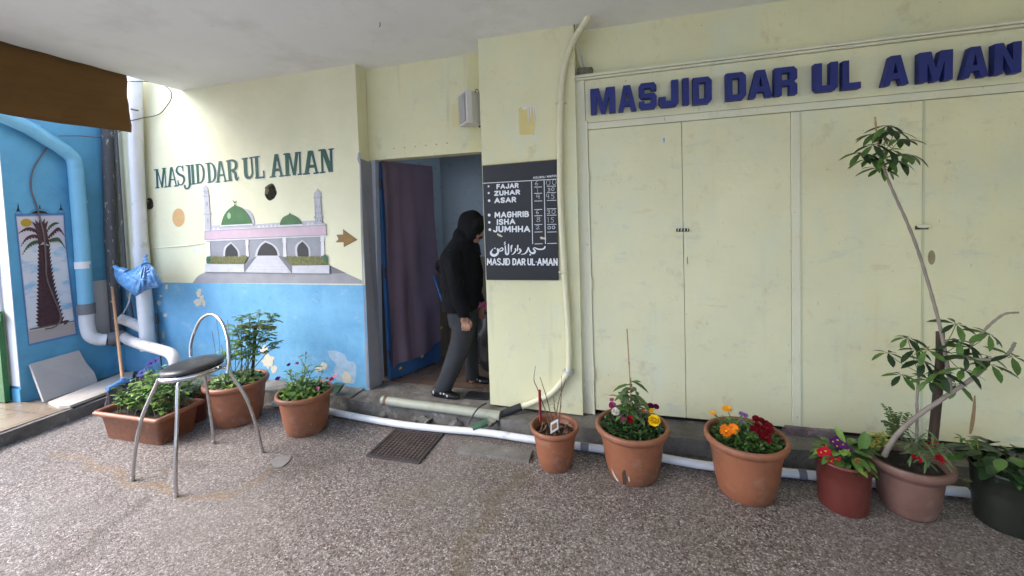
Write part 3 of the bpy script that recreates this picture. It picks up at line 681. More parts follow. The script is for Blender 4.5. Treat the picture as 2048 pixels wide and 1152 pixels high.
decal(base, 'painted_hedge', M['p_hedge'], [hed], 10); decal(base, 'painted_hedge', M['p_hedge'], [hed2], 10)
decal(base, 'painted_shrub', M['p_dhedge'], [smooth2([(413, 527), (412.6, 516), (416.6, 513), (421, 516), (420, 521), (417, 527)], 4)], 11)
decal(base, 'painted_shrub', M['p_dhedge'], [smooth2([(647, 520), (645, 515), (649, 508.6), (653.6, 513), (653, 524), (649, 523)], 4)], 11)
decal(base, 'painted_minaret', M['p_lilac'], [smooth2([(410.4, 368.5), (409, 371.5), (405.9, 376.5), (407.6, 380)], 4) + smooth2([(414, 380), (415.6, 376.5), (412, 371.5), (410.4, 368.5)], 4)[:-1],
      [(405, 380.4), (416.8, 380), (416.8, 382), (405, 382.4)], [(406.4, 382.4), (415.8, 382), (416.6, 389.3), (407, 389.8)], [(405.6, 389.8), (418, 389.2), (418, 392), (406, 392.6)],
      [(407.8, 392.6), (417.8, 392), (419.6, 425), (409, 425.6)], [(407, 425.6), (422.6, 425), (422.4, 428.2), (407.4, 428.8)], [(409, 428.8), (420.4, 428.2), (421.2, 459.6), (410, 460.4)]], 5)
decal(base, 'painted_minaret_line', M['p_dgrey'], line([(413.6, 404), (414, 411)], 1.4) + line([(415.6, 437), (416, 446)], 1.4) + line([(409.6, 385), (409.7, 387)], 1.2) + line([(413.2, 384.8), (413.3, 386.8)], 1.2) + line([(405.4, 392.7), (418.2, 392.2)], .6) + line([(407, 428.9), (422.6, 428.4)], .6) + line([(405, 382.5), (417, 382.2)], .6), 6)
decal(base, 'painted_minaret', M['p_lilac'], [smooth2([(635, 376.4), (633, 381), (627.7, 386.5), (629, 391.8)], 4) + smooth2([(640.6, 391.8), (642, 386), (637, 381), (635, 376.4)], 4)[:-1],
      [(627, 392), (643, 391.6), (643, 395.2), (627, 395.8)], [(629, 395.8), (641, 395.2), (643.4, 431.8), (630.4, 432.4)], [(627.4, 432.4), (647, 431.8), (646.6, 435.6), (628, 436.2)], [(631, 436.2), (644, 435.6), (644.6, 447.2), (631.4, 448)]], 5)
decal(base, 'painted_minaret_line', M['p_dgrey'], line([(632.6, 411), (632.9, 415.6)], 1) + line([(639, 410.6), (639.3, 415.2)], 1) + line([(632, 425), (632.2, 428.5)], 1) + line([(636.6, 424.6), (636.8, 428.2)], 1) + line([(641, 424.4), (641.2, 428)], 1) + line([(634.6, 438.5), (634.8, 443.5)], 1) + line([(640.4, 438.2), (640.6, 443.2)], 1) + line([(627, 395.9), (643, 395.3)], .7) + line([(627.6, 436.3), (647, 435.7)], .7) + line([(629, 396), (630.4, 432), (631.4, 448)], .6) + line([(641, 396), (643.3, 432), (644.6, 447)], .6), 6)
decal(base, 'painted_dome_shade', M['p_lilac'], [smooth2([(488, 417), (497, 420), (505, 430), (509.6, 446.8)], 5) + [(503, 448), (500, 434), (492, 424)]], 4)
dm = smooth2([(442, 450.6), (443.4, 443.3), (447.7, 431), (454.7, 420.8), (463.3, 414), (467.4, 411.4), (469.4, 406.2)], 5) + smooth2([(471.6, 411), (482.4, 415.2), (492.8, 424.2), (499.8, 434.7), (503.3, 443.3), (504.7, 447.8)], 5)
decal(base, 'painted_dome', M['p_green'] if False else M['p_dome'], [dm], 6)
decal(base, 'painted_dome_highlight', M['p_shine'], [[(458 + 3.6 * math.cos(a), 431.5 + 6.5 * math.sin(a)) for a in [2 * math.pi * i / 18 for i in range(18)]]], 7)
dm2 = smooth2([(559, 450.4), (560.8, 443.3), (566, 434.7), (574.7, 430.0), (577.6, 428.4), (579.4, 424.8)], 5) + smooth2([(581.4, 428.4), (590.3, 432), (598.2, 438), (602.2, 444.2), (603.9, 448.6)], 5)
decal(base, 'painted_dome', M['p_dome'], [dm2], 6)
decal(base, 'painted_dome_base', M['p_white'], [[(440.6, 450.6), (506, 447.2), (506, 449.6), (440.6, 453)], [(557, 450.4), (606, 448.2), (606, 450), (557, 452.4)]], 7)
decal(base, 'painted_crescent', M['p_dhedge'], [[(463, 396.4), (466.6, 404.3), (469, 406.4), (470, 406.4), (472.4, 404), (475.2, 397.6), (472, 402.4), (469.4, 403.8), (466.3, 401.7)]], 7)
decal(mw, 'painted_disc', M['p_orange'], [[(357 + 12.3 * math.cos(a), 435.3 + 18.3 * math.sin(a)) for a in [2 * math.pi * i / 40 for i in range(40)]]], 1)
arr = [(673.7, 470), (686.4, 469.4), (686.2, 459.3), (714, 479.4), (687.6, 493.3), (687.2, 484), (672, 484.5), (677.7, 477.7)]
ar_o = decal(mw, 'painted_arrow', M['p_black'], [[(690 + (x - 690) * 1.05, 477 + (y - 477) * 1.06) for x, y in arr]], 1)
decal(ar_o, 'arrow_fill', M['p_arrow'], [arr], 2)

# green serif lettering: strokes measured on the photograph, projected on the wall
def T3(s_): return [tuple((v + (2784 if i % 2 == 0 else 2688)) if i < 4 else v for i, v in enumerate(q)) for q in s_]
def box(*a): return ('box',) + a
LET = []
o3, o4 = (2784, 2688), (4608, 2688)      # crop origins x 9.6
def bxs(off, l): 
    for x0, y0, x1, y1, wd in l: LET[-1].append(('box', x0 + off[0], y0 + off[1], x1 + off[0], y1 + off[1], wd))
def cur(off, pts, rr):
    sp = catmull([(x + off[0], y + off[1], r_) for (x, y), r_ in zip(pts, rr)], 5); LET[-1].append([(p.x, p.y, p.z) for p in sp])
def new(): LET.append([])
def serif(off, l):
    for x0, y0, x1, y1, wd in l: LET[-1].append([(x0 + off[0], y0 + off[1], wd / 2), ((x0 + x1) / 2 + off[0], (y0 + y1) / 2 + off[1], wd * .62), (x1 + off[0], y1 + off[1], wd / 2)])
new(); bxs(o3, [(225, 568, 240, 918, 36), (236, 568, 325, 908, 16), (362, 548, 326, 912, 36), (380, 548, 400, 902, 14)]); serif(o3, [(178, 575, 250, 568, 16), (332, 550, 396, 543, 15), (208, 920, 268, 913, 18), (376, 905, 432, 897, 16)])
new(); bxs(o3, [(502, 528, 466, 888, 38), (518, 528, 600, 880, 17), (480, 764, 578, 758, 18)]); serif(o3, [(444, 892, 492, 886, 16), (566, 884, 630, 878, 16), (492, 530, 522, 527, 12)])
new(); cur(o3, [(720, 545), (695, 512), (650, 506), (612, 545), (608, 605), (655, 660), (725, 695), (752, 755), (732, 825), (690, 862), (648, 845), (636, 800)], [7, 8, 9, 13, 17, 20, 20, 17, 12, 9, 7, 6]); bxs(o3, [(722, 490, 728, 598, 14), (632, 772, 640, 884, 14)])
new(); bxs(o3, [(838, 488, 862, 850, 46)]); cur(o3, [(862, 845), (845, 905), (798, 938), (768, 915), (763, 880)], [23, 16, 12, 14, 17]); serif(o3, [(782, 495, 852, 486, 15)])
new(); bxs(o3, [(905, 482, 930, 842, 44)]); serif(o3, [(876, 485, 928, 479, 15), (896, 848, 962, 840, 17)])
new(); bxs(o3, [(1002, 472, 1022, 832, 44)]); cur(o3, [(990, 470), (1060, 468), (1108, 530), (1125, 650), (1110, 760), (1065, 818), (995, 832)], [8, 10, 16, 18, 16, 10, 8]); serif(o3, [(966, 476, 1020, 468, 14), (982, 834, 1020, 830, 14)])
new(); bxs(o3, [(1215, 452, 1242, 812, 46)]); cur(o3, [(1200, 448), (1265, 446), (1320, 510), (1346, 630), (1335, 740), (1285, 802), (1210, 820)], [8, 10, 18, 22, 18, 10, 8]); serif(o3, [(1162, 455, 1224, 447, 14), (1202, 820, 1245, 814, 14)])
new(); bxs(o3, [(1436, 412, 1400, 802, 44), (1458, 412, 1545, 790, 27), (1422, 680, 1522, 666, 32)]); serif(o3, [(1362, 810, 1436, 803, 18), (1516, 793, 1584, 785, 18), (1424, 414, 1464, 410, 14)])
new(); bxs(o3, [(1606, 405, 1636, 780, 58)]); cur(o3, [(1600, 400), (1680, 392), (1735, 425), (1750, 495), (1722, 560), (1645, 586)], [15, 18, 24, 26, 22, 16]); cur(o3, [(1680, 590), (1732, 640), (1745, 730), (1768, 768), (1794, 712)], [22, 25, 24, 14, 5]); serif(o3, [(1562, 405, 1620, 398, 20), (1598, 783, 1668, 775, 20)])
new(); bxs(o4, [(96, 355, 110, 640, 66), (216, 345, 240, 640, 30)]); cur(o4, [(110, 635), (124, 698), (165, 726), (215, 702), (238, 635)], [33, 32, 26, 20, 15]); serif(o4, [(40, 364, 140, 350, 22), (182, 345, 242, 337, 20)])
new(); bxs(o4, [(315, 335, 330, 722, 56), (290, 728, 468, 714, 30), (452, 590, 462, 722, 24)]); serif(o4, [(266, 330, 362, 319, 22)])
new(); bxs(o4, [(690, 282, 634, 704, 58), (708, 280, 800, 692, 40), (655, 578, 780, 568, 50)]); serif(o4, [(580, 711, 678, 701, 22), (764, 694, 842, 686, 22), (668, 285, 718, 279, 16)])
new(); bxs(o4, [(898, 268, 912, 674, 68), (940, 262, 1036, 672, 36), (1090, 248, 1042, 676, 56), (1145, 242, 1157, 660, 32)]); serif(o4, [(842, 275, 940, 262, 24), (1062, 247, 1158, 238, 20), (870, 684, 960, 673, 22), (1118, 661, 1184, 653, 22)])
new(); bxs(o4, [(1340, 215, 1280, 644, 72), (1378, 212, 1476, 632, 44), (1300, 510, 1446, 500, 54)]); serif(o4, [(1220, 654, 1328, 643, 26), (1420, 639, 1510, 627, 24), (1320, 219, 1374, 213, 18)])
new(); bxs(o4, [(1570, 196, 1585, 622, 40), (1604, 198, 1745, 606, 84), (1746, 178, 1756, 610, 46)]); serif(o4, [(1514, 200, 1624, 188, 28), (1544, 627, 1626, 616, 24), (1708, 181, 1788, 171, 22)])
halo = MB()
for st in LET: paint_strokes(halo, [tuple(q) if q[0] == 'box' else q for q in st], 4.5, lambda x, y: W((x + 7) / 9.6, (y + 4) / 9.6, YM - LAY * (1.0 + .02 * LET.index(st))), grow=10)
txt = halo.build('painted_lettering', M['p_halo'], mw)
gm = MB()
for k, st in enumerate(LET): paint_strokes(gm, st, 3.2, lambda x, y: W(x / 9.6, y / 9.6, YM - LAY * (2.4 + .02 * k)), grow=2.5)
gm.build('green_letters', M['p_green'], txt)

# flaked paint patches
def blob(cx, cy, rx, ry, n=16, j=.3, seed=None):
    rnd = random.Random(seed if seed is not None else cx * 31 + cy)
    return [(cx + rx * math.cos(2 * math.pi * i / n) * (1 + rnd.uniform(-j, j)), cy + ry * math.sin(2 * math.pi * i / n) * (1 + rnd.uniform(-j, j))) for i in range(n)]
decal(mw, 'faded_patch', M['p_peel_blue'], [smooth2([(655, 701), (672, 702), (690, 710), (695, 722), (708, 724), (713, 738), (709, 765), (697, 766), (672, 758), (668, 740), (672, 728), (660, 716), (655, 701)], 3)], 1)
decal(mw, 'flaked_paint', M['p_peel'], [smooth2([(684, 752), (690, 742), (702, 752), (700, 765), (686, 764), (684, 752)], 3), blob(648, 732, 7, 7), blob(639, 738, 8, 6), blob(396, 605, 8, 7), blob(398, 585, 5, 8), blob(408, 607, 3, 7), blob(404, 597, 4, 7), blob(331, 630, 4, 4), blob(318, 606, 4, 4), blob(322, 592, 3, 2), blob(333, 574, 3, 6),
      blob(327, 672, 3, 9), blob(325, 690, 2, 4), blob(536, 722, 12, 14), blob(528, 700, 8, 9), blob(548, 738, 6, 8)], 2)
decal(mw, 'pale_overpaint', paintmat('pale_overpaint', (.66, .65, .54)), [blob(396, 500, 9, 10, 14, .15)], 1)
# raised plaster ridge left of the painting
mb = MB(); mb.tube([mp(300, 497), mp(340, 494), mp(380, 490.5), mp(412, 486)], [.006, .008, .008, .004], 8); mb.build('plaster_ridge', M['mural_wall'], mw)

# ---- grey painted return and steel frame of the doorway
mb = MB(); zt = W(712, 318, YM).z
mb.prism([(xr1 + .003, YM - .004, .10), (xr0 + .004, YM - .004, zt), (xr0 + .010, YL, zt - .02), (xr1 + .03, YL, .10)], (.004, 0, 0))
mb.build('grey_return', M['grey_paint'], mw)
mb = MB(); mb.poly([W(x, y, YM - .003) for x, y in ((719, 330), (714.5, 318), (716.5, 305), (720, 304), (727, 575), (738, 775), (733, 775), (728, 640), (722, 480))])
mb.build('grey_edge', M['grey_paint'], mw)

# ---- wall above the door
lw = thing('lintel_wall', 'recessed cream wall above the open doorway', 'wall', (-1.7, YL, 2.27))
zl = 2.272
mb = MB(); mb.box(-2.45, -1.0, YL, YL + .14, zl, CZ + .05); mb.build('wall_face', M['cream'], lw)
for k in range(6):
    p = W(788 + k * 21.2, 297.5 - k * 2.2, YL - .001); mb = MB(); mb.tube([p, p + Vector((0, -.003, 0))], .0045, 8); mb.build('screw_hole', M['black_gap'], lw)
mb = MB(); mb.poly([W(x, y, YL - .0015) for x, y in ((934, 82), (955, 78), (962, 300), (940, 303), (938, 252), (903, 255), (903, 208), (934, 206))]); mb.build('yellow_patch', wall_mat('yellow_paint', (.70, .66, .36), .2), lw)  # yellower patch beside the pier, stepped out around the loudspeaker

# ---- pier with the timetable
pr = thing('pier', 'cream wall pier between the doorway and the folding doors', 'wall', (-.8, YP, LZ))
pl0, pr0 = W(955.2, 81, YP).x, W(1147, 51, YP).x
pl1, pr1 = W(980.4, 804, YP).x, W(1166, 829, YP).x
mb = MB(); mb.prism([(pl0, YP, CZ), (pr0, YP, CZ), (pr1, YP, .125), (pl1, YP, .145)], (0, .42, 0)); mb.build('wall_face', M['cream'], pr)
def pp(px, py, lay=1): return W(px, py, YP - .0015 * lay)
sc_ = decal(pr, 'paper_remnant', M['yellow_paper'], [[(1037, 217), (1043, 214), (1056, 215), (1071, 213), (1071, 240), (1068, 269), (1039, 270), (1038, 245)]], 1, pp)
for pg in [[(1055, 213), (1057, 213), (1057, 246), (1056, 246)], [(1060, 213), (1062.5, 213), (1061, 234), (1060, 234)], [(1065, 212), (1068, 212), (1070, 250), (1068, 236)], [(1069, 211), (1073, 211), (1071, 232), (1070, 232)], [(1044, 214), (1054, 213), (1053, 219), (1045, 219)], [(1065, 273), (1071, 272), (1070, 278), (1066, 279)]]: decal(sc_, 'torn_strip', M['paper_white'], [pg], 2, pp)

# ---- timetable board
bd = thing('timetable_board', 'black prayer timetable board with white lettering on the pier', 'sign', W(1045, 560, YP - .012))
YB = YP - .014
bx = [(964.8, 330.4), (1113.3, 318.2), (1117.4, 560.6), (972.8, 559.8)]
mb = MB(); mb.prism([W(x, y, YB) for x, y in bx], (0, .012, 0)); mb.build('panel', M['board'], bd)
mb = MB(); mb.prism([W(x, y, YB - .0008) for x, y in ((964.8, 330.2), (1113.3, 318), (1113.3, 319), (964.8, 331.6))], (0, .003, 0)); mb.build('top_edge', M['board_yellow'], bd)
def zb(l): return [(960 * 8.231 + x, 340 * 8.231 + y) for x, y in l]
OB = (960 * 8.231, 340 * 8.231)
def bword(t, x0, y0, x1, y1, h, r, gap=.36): return word(t, (x0 + r + OB[0], y0 - r + OB[1]), (x1 - r + OB[0], y1 - r + OB[1]), h - 2 * r, r, gap)
b3 = lambda k: (lambda x, y: W(x / 8.231, y / 8.231, YB - .0012 - .00005 * k))
for k, (t, *a) in enumerate((('FAJAR', 270, 316, 636, 296, 84, 10.5), ('ZUHAR', 232, 428, 660, 404, 84, 11.5), ('ASAR', 236, 549, 596, 532, 92, 11.5), ('MAGHRIB', 238, 790, 804, 774, 100, 11), ('ISHA', 276, 906, 582, 894, 98, 11), ('JUMHHA', 214, 1026, 826, 1024, 106, 12))):
    mb = MB(); paint_strokes(mb, bword(t, *a), 3.2, b3(k)); mb.build('prayer_name', M['white_paint'], bd)
mb = MB(); paint_strokes(mb, bword('HOURS/', 876, 146, 1080, 132, 36, 3.4, .5), 2.0, b3(0)); mb.build('column_heading', M['white_paint'], bd)
mb = MB(); paint_strokes(mb, bword('MINTES', 1102, 127, 1262, 112, 36, 3.4, .5), 2.0, b3(0)); mb.build('column_heading', M['white_paint'], bd)
for k, (x, y, r_) in enumerate(((140, 268, 15), (142, 378, 16), (150, 503, 20), (150, 740, 22), (152, 860, 19), (162, 980, 22))):
    mb = MB(); paint_strokes(mb, [[(x + OB[0], y + OB[1], r_), (x + OB[0] + .5, y + OB[1] + 3, r_)]], 3.2, b3(k)); mb.build('bullet', M['white_paint'], bd)
def rule(x0, y0, x1, y1, wd):
    mb = MB(); paint_strokes(mb, [('box', x0 + OB[0], y0 + OB[1], x1 + OB[0], y1 + OB[1], wd)], 3.0, b3(8)); mb.build('rule_line', M['white_paint'], bd)
rule(40, 219, 1262, 150, 11); rule(848, 182, 866, 1218, 12); rule(1055, 165, 1077, 1216, 12)
for y in (280, 384, 510, 650, 752, 897, 1020, 1215): rule(890 + y * .008, y + 2, 1018 + y * .01, y - 2, 10)
for y in (266, 371, 500, 638, 744, 895, 1020, 1208): rule(1096 + y * .008, y + 2, 1250 + y * .012, y - 2, 9)
for k, (t, *a) in enumerate((('6', 905, 256, 956, 254, 74, 4), ('1', 930, 372, 962, 370, 68, 3.2), ('4', 926, 476, 988, 474, 80, 4.5), ('6', 922, 730, 968, 728, 76, 4), ('8', 928, 856, 994, 852, 82, 3.6), ('2', 918, 980, 984, 976, 66, 4),
        ('00', 1088, 254, 1258, 240, 88, 3.4), ('30', 1114, 356, 1226, 342, 62, 5), ('45', 1088, 474, 1226, 478, 88, 4), ('30', 1100, 726, 1242, 722, 72, 4), ('15', 1108, 868, 1218, 866, 88, 3.6), ('00', 1112, 978, 1238, 972, 56, 6))):
    mb = MB(); paint_strokes(mb, bword(t, *a), 2.0, b3(10 + k)); mb.build('chalk_digit', M['chalk'], bd)
OC = (970 * 13.213, 480 * 13.213)
c3 = lambda k: (lambda x, y: W(x / 13.213, y / 13.213, YB - .0012 - .00005 * k))
def cword(t, x0, y0, x1, y1, h, r): return word(t, (x0 + r + OC[0], y0 - r + OC[1]), (x1 - r + OC[0], y1 - r + OC[1]), h - 2 * r, r, .3)
for k, (t, *a) in enumerate((('MASJID', 48, 670, 660, 670, 190, 15), ('DAR', 722, 668, 1072, 672, 186, 17), ('UL.', 1120, 668, 1376, 672, 184, 16), ('AMAN', 1374, 676, 1920, 682, 200, 17))):
    mb = MB(); paint_strokes(mb, cword(t, *a), 4.0, c3(k)); mb.build('name_word', M['white_paint'], bd)
def ar(*strokes):
    out = []
    for st in strokes:
        sp = catmull([(x + OC[0], y + OC[1], r_) for x, y, r_ in st], 6) if len(st) > 1 else [Vector((st[0][0] + OC[0], st[0][1] + OC[1], st[0][2]))]
        out.append([(p.x, p.y, max(1.5, p.z)) for p in sp])
    return out
AR = [ar([(215, 230, 6), (165, 300, 20), (160, 360, 30), (215, 405, 36), (290, 395, 32), (345, 330, 26), (335, 270, 20), (330, 235, 18)], [(330, 245, 20), (385, 290, 14), (450, 280, 15), (478, 240, 14), (445, 205, 12), (395, 240, 10), (345, 255, 14)], [(262, 218, 20)]),
      ar([(535, 155, 16), (545, 300, 20), (555, 360, 24), (590, 378, 24), (620, 340, 20), (622, 200, 18), (620, 115, 15)], [(540, 45, 8), (508, 75, 10), (540, 95, 9), (500, 130, 7)]),
      ar([(715, 140, 14), (697, 180, 22), (692, 310, 9)], [(800, 225, 14), (812, 270, 20), (770, 345, 16), (705, 390, 5)]),
      ar([(866, 145, 19), (862, 220, 16), (858, 295, 8)], [(915, 240, 22), (945, 285, 22), (910, 340, 17), (855, 365, 5)]),
      ar([(950, 378, 5), (1030, 370, 12), (1095, 320, 20), (1130, 240, 16), (1148, 200, 14), (1180, 290, 18), (1235, 345, 24), (1300, 340, 28), (1320, 285, 22), (1275, 240, 12), (1310, 205, 14), (1400, 240, 18), (1500, 245, 18), (1565, 220, 18), (1582, 180, 20)], [(1195, 390, 22)])]
for k, st in enumerate(AR):
    mb = MB(); paint_strokes(mb, st, 4.0, c3(6 + k)); mb.build('arabic_word', M['white_paint'], bd)
mb = MB(); mb.poly([W(960 + x / 8.231, 340 + y / 8.231, YB - .0014) for x, y in ((288, 1036), (318, 1062), (336, 1058), (352, 1078), (372, 1086), (358, 1106), (322, 1094), (300, 1082), (282, 1072))]); mb.build('paint_chip', M['p_peel'], bd); mb = MB()
mb.poly([W(960 + x / 8.231, 340 + y / 8.231, YB - .0014) for x, y in ((985, 1105), (1010, 1096), (1050, 1110), (1082, 1106), (1086, 1150), (1050, 1140), (1000, 1140))]); mb.build('paint_chip', M['p_peel'], bd)

# ---- folding doors, sign panel and cornice of the shop front on the right
zdt, zdb = 2.335, .158
zpb, zpt, ztt = 2.388, 2.709, 2.755
fx0, fx1 = -.385, 3.0
sf = thing('shop_front', 'cream panelled shop front with four tall metal door leaves', 'shop front', (1.2, YD, LZ))
mb = MB(); mb.box(fx0 + .01, fx1, YD + .045, YD + .085, .10, zpt - .01); mb.build('dark_backing', M['black_gap'], sf)
mb = MB(); mb.box(fx0, fx1, YU, YU + .16, ztt - .06, CZ + .05); mb.build('upper_wall', M['cream'], sf)
mb = MB(); mb.box(fx0, -.300, YD - .004, YD + .05, .122, ztt - .004); mb.box(-.300, -.285, YD - .010, YD + .05, .122, zpb + .02); mb.build('door_post', M['trim_cream'], sf, bevel=.003)
mb = MB(); mb.box(-.300, fx1, YD - .002, YD + .05, zdt + .004, zpb); mb.build('transom', M['trim_cream'], sf, bevel=.003)
mb = MB(); mb.box(-.298, fx1, YD + .004, YD + .05, zpb + .003, zpt); mb.build('sign_panel', M['door_cream'], sf)
mb = MB(); mb.box(fx0, fx1, YD - .020, YU, zpt + .002, zpt + .018); mb.box(fx0, fx1, YD - .032, YU, zpt + .020, ztt - .012); mb.box(fx0, fx1, YD - .012, YU, ztt - .010, ztt); mb.build('cornice', M['trim_cream'], sf, bevel=.003)
xs = [-.283, W(1363, 242, YD).x, W(1581, 222, YD).x, W(1599, 221, YD).x, W(1848, 200, YD).x, 2.62]
leafs = []
for a, b in ((xs[0], xs[1] - .0015), (xs[1] + .0015, xs[2]), (xs[3], xs[4] - .004), (xs[4] + .004, xs[5])):
    mb = MB(); mb.box(a, b, YD, YD + .03, zdb, zdt); leafs.append(mb.build('door_leaf', M['door_cream'], sf, bevel=.003))
mb = MB(); mb.box(xs[2] + .002, xs[3] - .002, YD - .003, YD + .03, zdb - .002, zdt); mb.build('meeting_post', M['trim_cream'], sf, bevel=.004)
mb = MB(); mb.box(xs[3] - .006, xs[3] + .002, YD - .006, YD - .0035, zdb, zdt); mb.build('cover_strip', wall_mat('green_grey_trim', (.64, .66, .48), .5), leafs[2])
mb = MB(); mb.box(xs[4] - .005, xs[4] + .006, YD - .004, YD - .0005, zdb, zdt); mb.build('cover_strip', wall_mat('green_grey_strip', (.52, .55, .38), .5), leafs[3])
for zz in (1.98, 1.16, .45):
    mb = MB(); mb.tube([(-.287, YD - .011, zz - .05), (-.287, YD - .011, zz + .05)], .0085, 10); mb.build('hinge', M['trim_cream'], leafs[0])
def keyplate(px, py, lf, mt):
    p = W(px, py, YD); mb = MB()
    ring = [p + Vector((.019 * math.cos(a), -.002, .046 * math.sin(a) * 1.0)) for a in [2 * math.pi * i / 24 for i in range(24)]]
    mb.prism(ring, (0, .002, 0)); kp = mb.build('keyhole_plate', mt, lf)
    mb = MB(); mb.prism([p + Vector((-.006 + .004 * math.cos(a), -.005, -.004 + .030 * math.sin(a))) for a in [2 * math.pi * i / 16 for i in range(16)]], (0, .003, 0)); mb.build('pull_slot', M['brass'], kp)
keyplate(1376.5, 520, leafs[1], M['door_cream']); keyplate(1863, 515, leafs[3], M['brass'])
def hasp(x0, x1, y, lf):
    a, b = W(x0, y, YD), W(x1, y, YD); zc = (a.z + b.z) / 2; mb = MB()
    mb.box(a.x, b.x, YD - .012, YD - .0045, zc - .012, zc + .012); hp_ = mb.build('hasp', M['iron_dark'], lf, bevel=.002)
    return hp_, a, b, zc
hp_, a, b, zc = hasp(1352, 1378, 460, leafs[1])
mb = MB()
for k in range(4): mb.tube([(a.x + .012 + k * .021, YD - .015, zc - .008), (a.x + .016 + k * .021, YD - .015, zc + .012)], .0035, 6)
mb.build('hasp_loop', M['trim_cream'], hp_)
hp_, a, b, zc = hasp(1829, 1855, 455, leafs[3])  # dark plate under the cream lug stands in for its shadow
mb = MB(); mb.ellipsoid(((a.x + b.x) / 2 + .008, YD - .016, zc + .008), .038, .012, .012, 14, 8); mb.build('painted_lug', M['trim_cream'], hp_)
p = W(1328, 280, YD - .0015); mb = MB(); mb.poly([p + Vector(q) for q in ((-.010, 0, .012), (.008, 0, .014), (.004, 0, -.014), (-.002, 0, -.028), (-.004, 0, -.006))]); mb.build('paint_smear', mat('pale_blue_smear', (.16, .32, .58), .6), leafs[0])
mb = MB(); mb.poly([W(1944 + x, 860 + y, YD - .0015) for x, y in ((4, -68), (7, -70), (8, -45), (6, -20), (2, 0), (-2, 8), (-6, 8), (-4, -12), (0, -38))]); mb.build('brown_run', mat('brown_paint_run', (.33, .22, .12), .6, .2), leafs[3])

# raised blue letters fixed to the sign panel, one by one
GLY = dict(
 M=([(0, 0), (0, 1), (.36, 1), (.5, .42), (.64, 1), (1, 1), (1, 0), (.75, 0), (.75, .64), (.59, 0), (.41, 0), (.25, .64), (.25, 0)], []),
 A=([(0, 0), (.31, 1), (.69, 1), (1, 0), (.72, 0), (.65, .21), (.35, .21), (.28, 0)], [[(.41, .40), (.59, .40), (.5, .76)]]),
 S=([(.14, 0), (.86, 0), (1, .13), (1, .47), (.86, .6), (.33, .6), (.33, .79), (.67, .79), (.67, .69), (1, .69), (1, .87), (.86, 1), (.14, 1), (0, .87), (0, .53), (.14, .4), (.67, .4), (.67, .21), (.33, .21), (.33, .31), (0, .31), (0, .13)], []),
 J=([(.16, 0), (.84, 0), (1, .13), (1, 1), (.64, 1), (.64, .23), (.36, .23), (.36, .40), (0, .40), (0, .13)], []),
 I=([(0, 0), (1, 0), (1, 1), (0, 1)], []),
 D=([(0, 0), (.82, 0), (1, .14), (1, .86), (.82, 1), (0, 1)], [[(.33, .2), (.66, .2), (.66, .8), (.33, .8)]]),
 R=([(0, 0), (0, 1), (.85, 1), (1, .87), (1, .56), (.87, .46), (1, .36), (1, 0), (.67, 0), (.67, .34), (.33, .34), (.33, 0)], [[(.33, .54), (.67, .54), (.67, .80), (.33, .80)]]),
 U=([(.15, 0), (.85, 0), (1, .13), (1, 1), (.67, 1), (.67, .21), (.33, .21), (.33, 1), (0, 1), (0, .13)], []),
 L=([(0, 0), (1, 0), (1, .22), (.36, .22), (.36, 1), (0, 1)], []),
 N=([(0, 0), (0, 1), (.33, 1), (.68, .40), (.68, 1), (1, 1), (1, 0), (.67, 0), (.32, .60), (.32, 0)], []))
LT = .050
spans = [('M', 92, 204, 'first letter M'), ('A', 216, 299, 'first letter A'), ('S', 310, 391, 'only letter S'), ('J', 400, 490, 'only letter J'), ('I', 508, 537, 'only letter I'), ('D', 554, 640, 'letter D beside the letter I'),
         ('D', 703, 795, 'letter D opening the second word'), ('A', 806, 914, 'letter A between D and R'), ('R', 922, 1026, 'only letter R'), ('U', 1102, 1210, 'only letter U'), ('L', 1230, 1313, 'only letter L'),
         ('A', 1410, 1530, 'letter A opening the last word'), ('M', 1576, 1728, 'letter M in the last word'), ('A', 1770, 1890, 'letter A between M and N'), ('N', 1916, 2038, 'only letter N')]
for k, (ch, a, b, ds) in enumerate(spans):
    ya = 320 - .113 * (a - 90)
    x0 = W(1140 + a / 2.2555, 60 + ya / 2.2555, YD - LT).x; x1 = W(1140 + b / 2.2555, 60 + ya / 2.2555, YD - LT).x
    dz = random.uniform(-.004, .004); z0, z1 = 2.441 - .004 * k / 14 + dz, 2.628 - .010 * k / 14 + dz
    o, hs = GLY[ch]; f = lambda q: Vector((x0 + (x1 - x0) * q[0], YD - LT, z0 + (z1 - z0) * q[1]))
    mb = MB(); mb.prism([f(q) for q in o], (0, LT - .006, 0), [[f(q) for q in h] for h in hs])
    ob = mb.build('sign_letter', M['letter_blue'], loc=((x0 + x1) / 2, YD, z0), bevel=.0025)
    setp(ob, 'raised dark blue %s of the sign over the metal doors' % ds, 'letter', 'raised blue sign letters')

# ---- masonry lump under the doors
mb = rough_box(W(1570, 860, YD - .01).x, W(1682, 860, YD - .01).x, YD - .035, YD + .05, .115, .172, .006, 16, 4, 4, 9)
setp(mb.build('stone_block', M['brick_red'], loc=(1.05, 3.2, .115)), 'purplish stone block wedged under the metal doors', 'stone')

